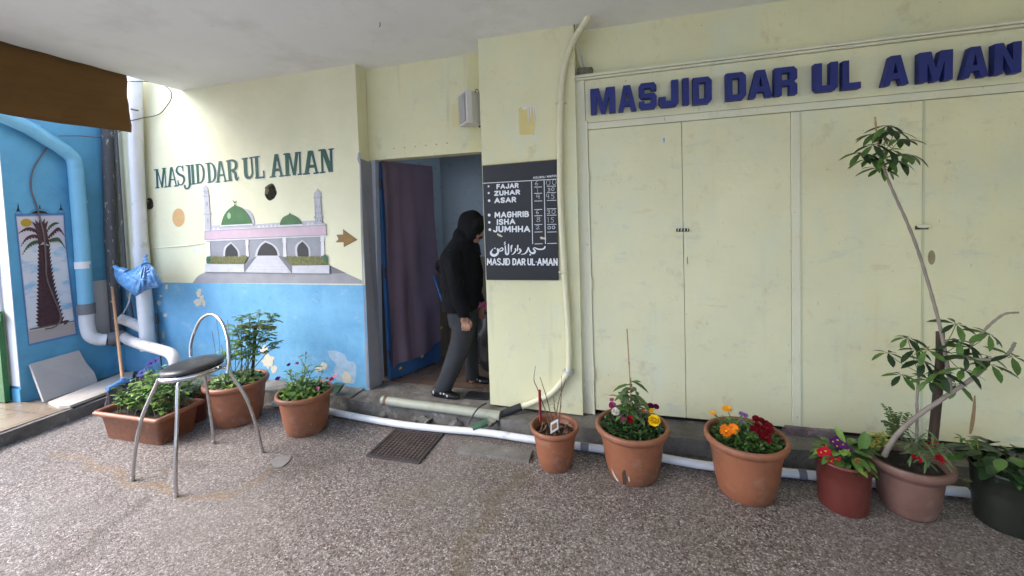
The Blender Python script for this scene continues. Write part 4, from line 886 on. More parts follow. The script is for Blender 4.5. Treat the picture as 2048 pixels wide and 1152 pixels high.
# ---- corridor behind the doorway
cb = 4.335; wa, wb_ = Vector((-2.40, 3.60, 0)), Vector((-2.035, cb, 0))
cw = thing('corridor_wall', 'pale blue and brown painted corridor walls behind the doorway', 'wall', (-1, cb, LZ))
def slanted(mb, z0, z1, off): 
    a, b = wa + Vector((off, 0, 0)), wb_ + Vector((off, -.001, 0))
    mb.prism([a + Vector((0, 0, z0)), b + Vector((0, 0, z0)), b + Vector((0, 0, z1)), a + Vector((0, 0, z1))], (-.1, .05, 0))
mb = MB(); mb.box(-2.4, 2.6, cb, cb + .1, 1.265, 3.3); slanted(mb, 1.265, 3.3, 0); mb.build('upper_wall', M['room_blue'], cw)
mb = MB(); mb.box(-2.4, 2.6, cb - .003, cb + .1, .1, 1.263); slanted(mb, .1, 1.263, .003); mb.build('dado', M['room_brown'], cw)
mb = MB(); mb.box(-2.5, -.35, YL + .14, cb, 3.2, 3.3); mb.build('corridor_ceiling', M['ceiling'], cw)  # stops short: added opening beyond it lets sky light into the corridor
mb = MB(); mb.box(-1.0, 2.6, YL + .18, YL + .24, .1, 3.3); mb.build('front_wall', M['room_blue'], cw)

ew = thing('shade_wall', 'plain cream wall added out of view to darken the right side', 'wall', (3.4, 1, 0))  # added unseen wall, keeps light off the right end
mb = MB(); mb.box(3.2, 3.4, -2.2, 3.33, -.02, CZ); mb.build('wall_face', M['cream'], ew)

fb = thing('bounce_building', 'plain pale low building added out of view to bounce light into the courtyard', 'building', (0, -10, 0))  # added unseen building, reflects light and blocks the low sky
mb = MB(); mb.box(-22, 22, -14, -10, -.02, 4.6); mb.build('wall', M['white_wall'], fb)
mb = MB(); mb.box(-22.2, 22.2, -14.2, -9.8, 4.602, 4.8); mb.build('roof', M['ceiling'], fb)

# ================================================================== LEFT SIDE: blue side wall, pipes, awning
pw = thing('side_wall', 'blue painted side wall with a palm tree picture and a white end', 'wall', (XP, 2.8, 0))
mb = MB(); mb.box(XP - .3, XP, 2.452, 3.30, .02, 3.5); mb.build('wall_face', M['palm_blue'], pw)
mb = MB(); mb.box(-7.5, XP - .001, 2.446, 2.4515, .26, 3.5); mb.build('white_end', M['white_wall'], pw)
mb = MB(); mb.box(-7.5, XP + .006, 2.438, 2.4518, .10, .235); mb.build('blue_plinth', M['palm_blue'], pw)
mb = MB(); mb.box(-5.86, -5.69, 2.425, 2.4455, .26, 3.5); mb.build('grey_shadow_strip', mat('shadow_grey_plaster', (.50, .52, .54), .7, .12, (12, 12, .6), .3, 30), pw)  # grey strip puts a shadow on the white wall end
mb = MB(); mb.box(-6.6, W(13, 700, 2.425).x, 2.385, 2.425, .12, .98); 
gd = thing('green_gate', 'green metal gate edge beside the white wall end', 'gate', (-6.1, 2.4, .12))
mb.build('gate_leaf', M['green_door'], gd, bevel=.004)
mb = MB(); mb.box(-6.6, W(11, 640, 2.39).x - .03, 2.372, 2.3848, .90, .96); mb.build('gate_rail', M['green_door'], gd)
def xp(px, py, lay=1): return XW(px, py, XP + .0015 * lay)
def q2(l): return [(x / 2.505, 400 + y / 2.505) for x, y in l]
def q3(l): return [(x / 3.6, 400 + y / 3.6) for x, y in l]
pf = decal(pw, 'palm_picture', paintmat('picture_frame_blue', (.07, .20, .42)), [q3([(103, 100), (467, 92), (478, 300), (520, 640), (562, 972), (205, 1052), (160, 640)])], 1, xp)
decal(pf, 'frame_line', paintmat('picture_frame_pink', (.42, .36, .48)), [q3([(116, 116), (458, 108), (470, 300), (508, 640), (546, 960), (212, 1036), (172, 640)])], 2, xp)
def canvas():
    m = NT('palm_picture_canvas')
    c = m.mix(m.ramp(m.noise((4, 4, 9), 4, .6), .50, .62), (.66, .66, .71), (.30, .50, .69))
    sep = m.n('SeparateXYZ'); m.set(sep.inputs[0], m.co)
    c = m.mix(m.ramp(sep.outputs['Z'], 1.55, 1.62), c, (.62, .57, .63))
    c = m.mix(m.ramp(sep.outputs['Z'], .80, .75), c, (.40, .35, .34))
    m.set(m.b.inputs['Base Color'], c); m.b.inputs['Roughness'].default_value = .55; return m.m
decal(pf, 'canvas', canvas(), [q3([(120, 122), (454, 114), (466, 300), (504, 640), (540, 955), (214, 1030), (176, 640)])], 3, xp)
decal(pf, 'painted_sun', paintmat('picture_sun', (.45, .28, .015)), [[(52.2 + 11 * math.cos(a), 445.5 + 8 * math.sin(a)) for a in [2 * math.pi * i / 24 for i in range(24)]]], 4, xp)
lft, rgt = [], []
for k in range(22):
    t = k / 21; yl = 330 + 570 * t; xl = 283 - 8 * t; xr_ = 352 + 105 * t ** 1.6
    lft += [(xl, yl), (xl - 12 - 8 * t, yl + 6)]; rgt += [(xr_, yl), (xr_ + 12 + 12 * t, yl - 8)]
decal(pf, 'painted_trunk', mat('picture_trunk', (.055, .018, .022), .6, .35, 40, .05, 60), [q3([(300, 320)] + rgt + [(500, 865), (450, 885), (290, 915), (262, 905)] + lft[::-1])], 4, xp)
decal(pf, 'painted_sand_line', paintmat('picture_brown', (.12, .075, .06)), [q3([(214, 928), (290, 912), (440, 884), (536, 868), (536, 874), (440, 892), (300, 922), (214, 936)])], 5, xp)
def frond(pts, wd, mt):
    sp = catmull([(x, y, 0) for x, y in pts], 6); pl = []
    for i, p in enumerate(sp):
        t = i / (len(sp) - 1); pl.append((p.x, p.y, wd * math.sin(math.pi * min(.97, t * .85 + .12)) + 1))
    top = [(x, y - w_ * .35) for x, y, w_ in pl]; bot = [(x + (3 if i % 2 else -3), y + w_ * (1.05 if i % 2 else .6)) for i, (x, y, w_) in enumerate(pl)][::-1]
    decal(pf, 'painted_frond', mt, [q3(top + bot)], 5 + frond.k * .3, xp); frond.k += 1
frond.k = 0
fg, fm = mat('picture_frond_green', (.045, .085, .035), .6, .4, 50, 0), mat('picture_frond_maroon', (.075, .028, .035), .6, .4, 50, 0)
frond([(305, 270), (250, 215), (190, 205), (132, 240)], 22, fm); frond([(300, 285), (250, 255), (190, 275), (148, 335)], 22, fm); frond([(300, 300), (250, 300), (200, 330), (158, 395)], 24, fg)
frond([(325, 260), (350, 200), (390, 168), (428, 165)], 20, fg); frond([(335, 280), (380, 235), (425, 205), (468, 262)], 26, fm); frond([(340, 295), (390, 280), (430, 285), (474, 352)], 24, fg)
decal(pf, 'painted_crown', fm, [q3([(225, 150), (262, 175), (250, 140), (280, 168), (285, 128), (300, 165), (322, 132), (322, 170), (348, 148), (335, 200), (345, 260), (360, 330), (310, 300), (282, 335), (270, 270), (255, 200)])], 8, xp)
decal(pf, 'painted_finial', M['p_black'], [q3([(118, 82), (126, 62), (130, 15), (136, 62), (146, 82)]), q3([(424, 72), (434, 55), (437, 12), (443, 55), (455, 72)]), smooth2(q3([(222, 97), (250, 80), (285, 75), (325, 82), (352, 98)]), 4), q3([(280, 64), (287, 30), (294, 64)])], 2, xp)
decal(pf, 'frame_scroll', paintmat('picture_scroll', (.09, .12, .22)), sum([line(smooth2(q3(l), 4), .9) for l in ([(112, 102), (120, 84), (150, 84), (162, 102)], [(205, 102), (240, 72), (290, 64), (340, 76), (370, 100)], [(418, 96), (428, 74), (455, 76), (464, 94)])], []), 3, xp)
decal(pw, 'bare_patch', mat('unpainted_patch', (.50, .51, .53), .7, .06, 5, .2, 30), [q2([(462, 408), (545, 398), (556, 520), (572, 665), (480, 680), (470, 560)])], 1, xp)

# leaning slab and marble piece
mt4 = [G(88, 803, TZ), G(196, 766, TZ), XW(163, 699, XP + .03), XW(60, 728, XP + .03)]
nrm = (mt4[1] - mt4[0]).cross(mt4[3] - mt4[0]).normalized()
if nrm.x < 0: nrm = -nrm
mb = MB(); jag = [mt4[0], mt4[1], mt4[1].lerp(mt4[2], .3) + Vector((0, .012, 0)), mt4[1].lerp(mt4[2], .62) - Vector((0, .014, 0)), mt4[2] - Vector((0, .02, .0)), mt4[2].lerp(mt4[3], .08), mt4[3]]
mb.prism(jag, -nrm * .025); 
setp(mb.build('stone_slab', M['slab'], loc=(mt4[0] + mt4[1]) / 2, bevel=.003), 'square grey stone slab leaning against the blue wall', 'slab')
mb = MB(); mb.prism([G(x, y, TZ + .022) for x, y in ((96, 804), (118, 812), (140, 811), (215, 783), (262, 760), (268, 742), (246, 745), (196, 764))], (0, 0, -.024))
setp(mb.build('marble_slab', M['marble'], loc=(-5.2, 2.8, TZ), bevel=.003), 'flat worn marble slab lying on the terrace edge', 'slab')
mb = MB(); l_ = G(16, 880, .001); mb.prism([l_ + Vector(q) for q in ((-.03, -.02, .004), (.02, .0, .008), (.045, .03, .004), (.0, .02, .01))], (0, 0, .002))
setp(mb.build('fallen_leaf', M['tape'], loc=l_), 'yellow fallen leaf on the gutter of the terrace', 'leaf')

# broom
b0, b1 = XW(222, 556, XP + .03), G(246, 766, .20)
br = thing('broom', 'long wooden broom with blue head leaning on the blue wall', 'broom', (b1.x, b1.y, .02))
mb = MB(); mb.tube([b0, b0.lerp(b1, .5), b1], .0135, 10); mb.build('handle', M['wood'], br)
h0, h1 = G(214, 779, .20), G(264, 758, .20); ax = (h1 - h0).normalized(); 
mb = MB(); mb.tube([h0, h0.lerp(h1, .5) + Vector((0, 0, .012)), h1], [.019, .026, .019], 12); mb.tube([b1 + Vector((0, 0, .05)), b1 - Vector((0, 0, .01))], .02, 10); mb.build('head', M['broom_blue'], br)
mb = MB()
for k in range(150):
    t = random.random(); p = h0.lerp(h1, t) + Vector((random.uniform(-.015, .015), 0, -.012)); q = p + Vector((random.uniform(.0, .06) + .02, (t - .5) * .08 - .02 + random.uniform(-.02, .02), -.13 - random.uniform(0, .03)))
    mb.tube([p, q], .0022, 4, caps=False)
mb.build('bristles', M['bristle'], br)
mb = MB(); r0, r1 = W(313, 626, 3.25), W(320, 700, 3.22); mb.tube([r0 + (r1 - r0) * .28, r1 + (r1 - r0) * .5], .006, 8)
rt = thing('thin_rod', 'thin dark rod with black grip standing against the blue wall', 'rod', (r1.x, r1.y, .1)); mb.build('shaft', M['iron_dark'], rt)
mb = MB(); mb.tube([r0, r0 + (r1 - r0) * .3], .013, 10); mb.build('grip', M['rubber'], rt)

# pipes
def pipe(name, label, pts, rad, mt, cat='pipe', Yf=None, n=16, k=5, group=None):
    P = catmull(pts, k) if k > 1 else [Vector(p) for p in pts]
    mb = MB(); mb.tube(P, rad, n)
    return setp(mb.build(name, mt, loc=P[-1]), label, cat, group)
bp = thing('blue_downpipe', 'blue painted downpipe running down beside the palm picture', 'pipe', XW(175, 610, XP + .07))
PX = XP + .075
mb = MB(); mb.tube([XW(-40, 210, PX), XW(60, 257, PX), XW(128, 300, PX)] + catmull([XW(128, 300, PX), XW(147, 318, PX), XW(152, 345, PX)], 4)[1:] + [XW(163, 480, PX), XW(172, 612, PX)], .062, 20); mb.build('pipe_run', M['pvc_blue'], bp)
for a, b, nm, mt in (((62, 258), (70, 262), 'joint_collar', 'pvc_blue'), ((126, 299), (133, 304), 'joint_collar', 'pvc_blue'), ((157.6, 401), (157.9, 406), 'pipe_clip', 'pvc_blue'), ((165.2, 523), (166, 537), 'white_band', 'white_wall')):
    mb = MB(); mb.tube([XW(*a, PX), XW(*b, PX)], .0655 if nm != 'white_band' else .0635, 20); mb.build(nm, M[mt], bp)
mb = MB(); mb.tube([XW(171.6, 607, PX), XW(172.8, 628, PX)], .072, 20); mb.build('grey_collar', M['pvc_grey'], bp)
el = catmull([XW(172.6, 626, PX), XW(174, 650, PX), XW(181, 671, PX + .02), XW(198, 679, PX + .05), XW(215, 679, PX + .09)], 6)
mb = MB(); mb.tube(el, .060, 20); mb.build('white_elbow', M['pvc'], bp)
mb = MB(); mb.tube([el[-1] - (el[-1] - el[-3]) * .3, el[-1] + Vector((.04, .12, 0))], .068, 20); mb.build('dark_collar', M['pvc_grey'], bp)
e1 = el[-1] + Vector((.04, .12, 0))
pipe('wrapped_pipe', 'white wrapped drain pipe crossing low in front of the corner', [e1, W(262, 682, 3.10), W(292, 692, 3.02), W(322, 700, 2.98), W(341, 707, 2.96), W(350, 722, 2.94), W(353, 755, 2.94)], .05, M['wrap'])
pipe('wrapped_branch', 'short wrapped branch pipe joining the white downpipe', [XW(238, 636, -5.28), W(262, 645, 3.19), W(292, 660, 3.19)], .05, M['wrap'])
wp = thing('white_downpipe', 'tall white downpipe with the blue bag hanging on it', 'pipe', W(297, 690, 3.20))
mb = MB(); mb.tube([W(270, 150, 3.21) + Vector((0, 0, 1.5)), W(270, 150, 3.21), W(272, 300, 3.21), W(281, 480, 3.21), W(283, 512, 3.21)], .062, 20); mb.build('upper_pipe', M['pvc'], wp)
mb = MB(); mb.tube([W(283, 508, 3.21), W(287, 570, 3.21), W(297, 700, 3.17)], .068, 20); mb.build('lower_pipe', M['pvc'], wp)
for a, b in (((281.6, 494), (282.6, 509)),):
    mb = MB(); mb.tube([W(*a, 3.21), W(*b, 3.21)], .072, 20); mb.build('joint_collar', M['pvc'], wp)
mb = MB(); mb.tube([W(262, 218, 3.14), W(276, 221, 3.15)], .008, 8); mb.build('pipe_clip', M['iron_dark'], wp)
pipe('peeling_pipe', 'dark grey corner pipe with peeling paint', [XW(214, 240, XP + .07) + Vector((0, 0, 1.0)), XW(214, 240, XP + .07), XW(221, 480, XP + .07), XW(235, 690, XP + .07)], .052, M['peel'], k=1, n=20)
pipe('rusty_conduit', 'thin cream and rust conduit in the wall corner', [W(230, 250, 3.25), W(236, 330, 3.25), W(246, 480, 3.25), W(252, 560, 3.25), W(266, 640, 3.25)], .016, M['peel'], k=1)
pipe('wall_tube', 'thin tube added along the dark line beside the white downpipe', [W(278, 160, 3.28), W(284, 300, 3.28), W(295, 470, 3.28), W(303, 560, 3.28)], .010, M['conduit'], k=1)  # added tube in place of the dark shadow and dirt line by the downpipe
pipe('corner_cable', 'frayed pale cable hanging beside the broom', [W(237, 660, 3.22), W(246, 628, 3.2), W(258, 604, 3.22), W(262, 570, 3.25)], .007, M['chalk'], 'cable', k=4)
pipe('side_wall_cable', 'brown cable dangling over the palm picture', [xp(95, 293, 8), xp(68, 335, 8), xp(62, 375, 8), xp(74, 415, 8), xp(88, 470, 12), xp(92, 520, 8), xp(94, 555, 8), xp(106, 590, 8), xp(121, 628, 8), xp(119, 645, 10), xp(106, 655, 10), xp(91, 658, 10)], .006, M['cable'], 'cable', k=6)
pipe('strung_cable', 'thin cable strung from the pipe bend to the corner', [XW(118, 272, XP + .14), XW(160, 272, XP + .05), XW(206, 274, XP + .14), W(236, 264, 3.2), W(252, 258, 3.22)], .005, M['cable'], 'cable', k=5)
pipe('looped_cable', 'thin black cable looping beside the awning end', [W(255, 243, 3.1), W(285, 236, 3.22), W(317, 229, 3.28), W(335, 210, 3.28), W(343, 195, 3.28), W(341, 182, 3.28), W(328, 170, 3.28)], .0045, M['rubber'], 'cable', k=6)
pipe('short_cable', 'thin black cable high across the white downpipe', [W(250, 163, 3.1), W(270, 163, 3.13), W(300, 163, 3.28)], .004, M['rubber'], 'cable', k=4)

# awning
aw = thing('awning', 'brown canvas awning hanging from the canopy edge', 'awning', (-4.43, 1.5, 2.59))
yA = 2.80; vs = []; nA, mA = 60, 8
for i in range(nA + 1):
    y = 1.05 + (yA - 1.05) * i / nA
    for j in range(mA + 1):
        z = CZ - .001 - (CZ - .001 - 2.587 - .008 * math.sin(y * 5)) * j / mA
        vs.append((-4.416 + 0.013 * math.sin(y * 4.1 + j * .3) * (j / mA) + .006 * math.sin(y * 23 + j) + .006 * math.sin(j * 2.1 + y * 2), y, z))
mb = MB(); mb.add(vs, [(i * (mA + 1) + j, (i + 1) * (mA + 1) + j, (i + 1) * (mA + 1) + j + 1, i * (mA + 1) + j + 1) for i in range(nA) for j in range(mA)], 0, True)
o = mb.build('canvas', M['awning'], aw); sdm = o.modifiers.new('thickness', 'SOLIDIFY'); sdm.thickness = .004
mb = MB(); mb.tube([(-4.44, 1.05, CZ - .05), (-4.44, yA - .01, CZ - .05)], .012, 8); mb.build('rail', M['iron_dark'], aw)

# blue plastic bag
bgc = W(276, 556, 3.02); bgt = W(291, 511, 3.12)
bag = thing('plastic_bag', 'full blue plastic bag knotted onto the white downpipe', 'bag', bgc)
outline = [(229, 537), (228, 548), (231, 558), (240, 569), (253, 580), (263, 588), (272, 592), (280, 588), (290, 582), (304, 577), (319, 575), (325, 568), (321, 558), (315, 547), (309, 536), (302, 530), (296, 527), (288, 526), (281, 530), (270, 536), (259, 541), (248, 543), (238, 541)]
sp = smooth2(outline + [outline[0]], 5)[:-1]; cx, cy = 281, 559
mb = MB(); n = len(sp); rings = []; NR = 12; nk = (291, 523)
for s_ in (-1, 1):
    for k in range(NR + 1):
        t = k / NR; ring = []
        for j, (x, y) in enumerate(sp):
            f_ = math.cos(t * math.pi / 2); px_, py_ = cx + (x - cx) * f_, cy + (y - cy) * f_
            an = math.atan2(py_ - nk[1], px_ - nk[0]); rr_ = math.hypot(px_ - nk[0], py_ - nk[1]) / 60
            pleat = .011 * math.sin(an * 19 + 1.3 * math.sin(rr_ * 4)) * math.exp(-2.2 * (rr_ - .25) ** 2) + .007 * math.sin(an * 33 + rr_ * 5)
            low = .75 + .45 * min(1, max(0, (py_ - 528) / 45))
            dp = math.sin(t * math.pi / 2) * (.098 * low * (1 + .25 * noise.noise(Vector((px_ * .045, py_ * .045, s_)))) + pleat)
            ring.append(W(px_, py_, 3.01 + s_ * min(dp, .13)))
        rings.append(ring)
for a in range(len(rings) - 1):
    if a == NR: continue
    vs = rings[a] + rings[a + 1]; mb.add(vs, [(j, (j + 1) % n, n + (j + 1) % n, n + j) for j in range(n)], 0, True)
mb.build('bag_body', M['bag'], bag, weld=True)
mb = MB(); mb.tube(catmull([W(292, 532, 2.99), W(291, 524, 3.04), W(291, 516, 3.10), W(293, 510, 3.13)], 4), [.04, .03, .026, .024, .022, .02, .018, .016, .015, .014, .014, .013, .012], 12); mb.build('knotted_neck', M['bag'], bag)
mb = MB(); mb.tube(catmull([W(252, 547, 3.0), W(243, 541, 2.99), (W(235, 537, 2.99)), W(227, 532, 3.0)], 4), [.045, .045, .043, .04, .036, .032, .028, .024, .022, .020, .018, .016, .010], 14); mb.v = [tuple(Vector(v) + Vector(noise.noise_vector(Vector(v) * 30)) * .008) for v in mb.v]; mb.build('torn_handle', M['bag'], bag)

# ================================================================== PIPES AND FITTINGS IN FRONT OF THE WALL
hp0 = [G(x, y, .036) for x, y in ((548, 806), (600, 812), (656, 822), (722, 835), (804, 849), (886, 858), (968, 865), (1058, 878), (1150, 891), (1280, 908), (1420, 932), (1600, 948), (1760, 967), (1935, 985))]
pvc = thing('floor_pipe', 'long white plastic pipe lying along the foot of the step', 'pipe', hp0[6])
mb = MB(); mb.tube(catmull(hp0, 6), .027, 14); mb.build('pipe_run', M['pvc'], pvc)
for px_, py_ in ((1170, 893.5), (1604, 948.6)):
    a = G(px_ - 8, py_ - 1, .036); b = G(px_ + 8, py_ + 1, .036); mb = MB(); mb.tube([a, b], .032, 14); mb.build('pipe_joint', M['pvc_grey'], pvc)
dp = [Vector((W(x, y, 3.06).x, 3.06, W(x, y, 3.06).z)) for x, y in ((764, 800), (820, 808), (900, 818), (1000, 832))]
cpipe = thing('threshold_pipe', 'cream drain pipe set into the broken step below the doorway', 'pipe', dp[1])
mb = MB(); mb.tube(dp, .036, 18); mb.build('pipe_run', M['pvc_cream'], cpipe)
mb = MB(); mb.tube([dp[0] + (dp[1] - dp[0]) * .10, dp[0] + (dp[1] - dp[0]) * .2], .0365, 18); mb.build('rust_band', M['dead'], cpipe)
rnd = random.Random(4)
def rubble(px, py, w_, h_, lab, mt='concrete', z=0.0):
    c = G(px, py, z); mb = MB(); mb.ellipsoid(c + Vector((0, 0, h_ * .35)), w_, w_ * .55, h_, 14, 8)
    mb.v = [tuple(Vector(v) + Vector(noise.noise_vector(Vector(v) * 22)) * w_ * .45) for v in mb.v]; mb.sm = [False] * len(mb.f)
    return setp(mb.build('rubble_lump', M[mt], loc=c), lab, 'rubble', 'rubble below the threshold pipe')
rubble(770, 832, .06, .04, 'crumbled mortar lump left of the drain grate'); rubble(845, 843, .09, .04, 'larger crumbled mortar lump above the drain grate'); rubble(912, 850, .07, .035, 'crumbled mortar lump near the black hose end')
mb = rough_box(G(930, 882, 0).x, G(1068, 900, 0).x, 2.70, 2.83, -.005, .024, .006, 24, 6, 2, 5)
setp(mb.build('mortar_patch', M['concrete'], loc=(-.7, 2.7, 0)), 'pale mortar patch on the pebbles under the white pipe', 'mortar')
mb = MB(); p = W(672, 777, 3.1); mb.prism([p + Vector(q) for q in ((-.06, 0, -.045), (.01, -.01, -.045), (.06, 0, .03), (-.04, 0, .035))], (0, .05, 0)); setp(mb.build('green_tile', mat('green_glazed_shard', (.05, .11, .07), .4), loc=p), 'dark green shard on the step beside the petunia pot', 'tile')

# conduit on the pier
YC = YP - .03
cpts = [W(1178, 40, 3.13), W(1165, 52, 3.14), W(1147, 82, YC), W(1131, 125, YC), W(1123.5, 170, YC), W(1121, 215, YC), W(1120, 300, YC), W(1121, 400, YC), W(1126, 500, YC), W(1133, 600, YC), W(1138, 680, YC), W(1138, 728, YC), W(1132, 752, YC), W(1103, 786, YC), W(1070, 803, YC - .01), W(1041, 814, YC - .02)]
cpts[0] = cpts[1] + (cpts[1] - cpts[2]).normalized() * max(.0, (CZ + .03 - cpts[1].z) / (cpts[1] - cpts[2]).normalized().z)
cn = thing('wall_tube', 'fat cream flexible conduit curving from the canopy down the pier', 'conduit', cpts[11])
C1 = catmull(cpts[:9], 10); mb = MB(); mb.tube(C1, .0235, 16); mb.build('smooth_tube', M['conduit'], cn)
C2 = catmull(cpts[8:], 40); mb = MB(); mb.tube(C2, [.0230 + .0016 * (i % 3 == 0) for i in range(len(C2))], 16); mb.build('ribbed_tube', M['conduit'], cn)
for px, py in ((1121, 203), (1127, 541)):
    p = W(px, py, YC); mb = MB(); mb.tube([p + Vector((-.032, 0, -.010)), p + Vector((-.032, -.02, -.010)), p + Vector((0, -.031, -.010)), p + Vector((.032, -.02, -.010)), p + Vector((.032, 0.02, -.010)), p + Vector((.05, .022, -.010))], .006, 8); mb.build('pipe_clip', M['conduit'], cn)
p = W(1138, 744, YC); mb = MB()
for k in range(4): mb.tube([p + Vector((.034 * math.cos(a) , -.0 + .034 * math.sin(a), .012 * math.sin(a * 2 + k) + .004 * k)) for a in [2 * math.pi * i / 14 for i in range(15)]], .003, 6)
mb.tube([p, p + Vector((-.05, -.02, .015))], .0025, 6); mb.build('wire_tie', M['chalk'], cn)
bh = [W(1043, 813, YC - .02), W(1015, 824, YC - .06), W(985, 839, YC - .12)]
hs = thing('black_hose', 'black hose sleeve with green end joined to the cream conduit', 'hose', bh[-1])
mb = MB(); mb.tube(catmull(bh, 5), .030, 14); mb.build('sleeve', M['rubber'], hs)
gh = [bh[-1] + (bh[-1] - bh[-2]) * -.05, W(965, 848, YC - .18), W(945, 856, YC - .22)]
mb = MB(); G_ = catmull(gh, 8); mb.tube(G_, [.026 + .002 * (i % 2) for i in range(len(G_))], 14); mb.build('green_end', M['green_hose'], hs)
mb = MB(); mb.tube([W(984, 838, YC - .16), W(981, 846, YC - .15)], .034, 12); mb.build('clamp', M['chrome_dull'], hs)
pipe('thin_black_wire', 'thin black wire bending over the threshold pipe end', [W(973, 806, 3.05), W(958, 815, 3.0), W(945, 832, 2.96), W(937, 850, 2.93)], .006, M['rubber'], 'wire', k=6)
cab = [([W(1151, 52, 3.2), W(1153, 75, 3.3), W(1155, 95, 3.3), W(1163, 128, 3.3), W(1170, 150, 3.28)], 'conduit'), ([W(1152, 90, 3.3), W(1157, 118, 3.3), W(1163, 135, 3.28), W(1166, 150, 3.27)], 'conduit'), ([W(1156, 92, 3.31), W(1166, 125, 3.3), W(1173, 138, 3.3), W(1179, 149, 3.28)], 'chalk'), ([W(1148, 50, 3.2), W(1152, 62, 3.29), W(1151, 90, 3.3)], 'rubber')]
for k, (pts, mt) in enumerate(cab):
    pipe('old_wire', 'loose old wire in the gap beside the pier top: ' + ['thick cream one', 'thin cream one', 'whitish rightmost one', 'short black one'][k], pts, .006 if mt != 'rubber' else .004, M[mt], 'wire', k=5, group='loose wires above the sign')
mb = rough_box(W(1156, 148, 3.3).x, W(1186, 148, 3.3).x, 3.24, 3.335, ztt + .001, ztt + .05, .01, 8, 5, 3, 7)
setp(mb.build('dirt_clump', M['hole'], loc=(-.33, 3.29, ztt)), 'dark dirt clump on the cornice under the loose wires', 'dirt')

# loudspeaker
spk = thing('loudspeaker', 'small white wall loudspeaker above the doorway', 'loudspeaker', W(945, 215, 3.30))
zs0, zs1 = W(935, 248, 3.25).z, W(935, 183, 3.25).z
A_ = Vector((W(918, 220, 3.33).x, 3.33)); B_ = Vector((W(933, 220, 3.20).x, 3.20)); dface = (B_ - A_); back = Vector((-dface.y, dface.x)).normalized() * -1
if back.x < 0: back = -back
C_ = B_ + back * .145; D_ = A_ + back * .145
def S(p, z): return Vector((p.x, p.y, z))
mb = MB(); fp = [A_, B_, B_ + back * .05 - dface * 0, C_ - dface * .22, D_ + dface * .22, A_ + back * .05]
mb.prism([S(p, zs0) for p in fp], (0, 0, zs1 - zs0)); mb.build('cabinet', M['speaker_white'], spk, bevel=.010)
mb = MB(); ins = dface * .10; o_ = -back * .0045
mb.prism([S(A_ + ins + o_, zs0 + .018), S(B_ - ins + o_, zs0 + .018), S(B_ - ins + o_, zs1 - .018), S(A_ + ins + o_, zs1 - .018)], S(-back * .004, 0))
def grille():
    m = NT('speaker_grille'); wv = m.n('TexVoronoi'); m.set(wv.inputs['Vector'], m.scaled(230)); wv.inputs['Scale'].default_value = 1
    m.set(m.b.inputs['Base Color'], m.mix(m.ramp(wv.outputs['Distance'], .25, .45), (.13, .13, .13), (.42, .42, .42))); m.b.inputs['Roughness'].default_value = .6; return m.m
mb.build('grille', grille(), spk)
mb = MB(); mb.tube([S((C_ + D_) / 2, zs0 + .02), S((C_ + D_) / 2, zs0 - .006), Vector((pl0 + .02, YP + .06, zs0 - .006))], .008, 8); mb.tube([S((C_ + D_) / 2, zs1 - .03), Vector((pl0 + .02, YP + .06, zs1 - .02))], .012, 8); mb.build('bracket', M['iron_dark'], spk)
mb = MB(); mb.tube(catmull([W(950, 186, 3.25), W(952, 179, 3.25), W(956, 180, 3.22), W(958, 188, 3.21)], 5), .003, 6); mb.build('speaker_wire', M['rubber'], spk)

# drain grate
gc = [G(733, 913), G(837, 930), G(886, 869.5), G(793, 857)]
gx0, gx1, gy0, gy1 = -1.865, -1.437, 2.522, 2.93
gr = thing('drain_grate', 'rusty square iron drain grate in the pebble floor', 'grate', (-1.65, 2.72, 0))
mb = MB(); t = .024
for b in ((gx0, gx1, gy0, gy0 + t), (gx0, gx1, gy1 - t, gy1), (gx0, gx0 + t, gy0 + t + .0005, gy1 - t - .0005), (gx1 - t, gx1, gy0 + t + .0005, gy1 - t - .0005)): mb.box(*b, .0, .012)
mb.build('grate_rim', M['iron_dark'], gr, bevel=.002)
mb = MB(); mb.box(gx0 + .01, gx1 - .01, gy0 + .01, gy1 - .01, .001, .005); mb.build('grate_plate', M['iron_dark'], gr)
mb = MB()
for k in range(12):
    x = gx0 + t + (gx1 - gx0 - 2 * t) * (k + .5) / 12; mb.box(x - .0035, x + .0035, gy0 + t, gy1 - t, .005, .0105)
    y = gy0 + t + (gy1 - gy0 - 2 * t) * (k + .5) / 12; mb.box(gx0 + t, gx1 - t, y - .002, y + .002, .005, .0085)
mb.build('grate_lattice', M['rust_iron'], gr)
mb = MB(); mb.lathe([(.0, .0112), (.022, .0112), (.026, .009), (.026, .005)], (-1.66, 2.74, 0), 20); mb.build('lifting_ring', M['iron_dark'], gr)
mb = MB(); pz = G(562, 922, .001); mb.prism([G(x, y, .006) for x, y in smooth2([(540, 922), (556, 913), (580, 912), (578, 922), (562, 934), (548, 932), (540, 922)], 3)], (0, 0, -.004)); setp(mb.build('mortar_smear', mat('grey_mortar', (.18, .165, .16), .85, .15, 30, .4, 90), loc=pz), 'flat grey mortar smear on the pebbles right of the stool', 'mortar')

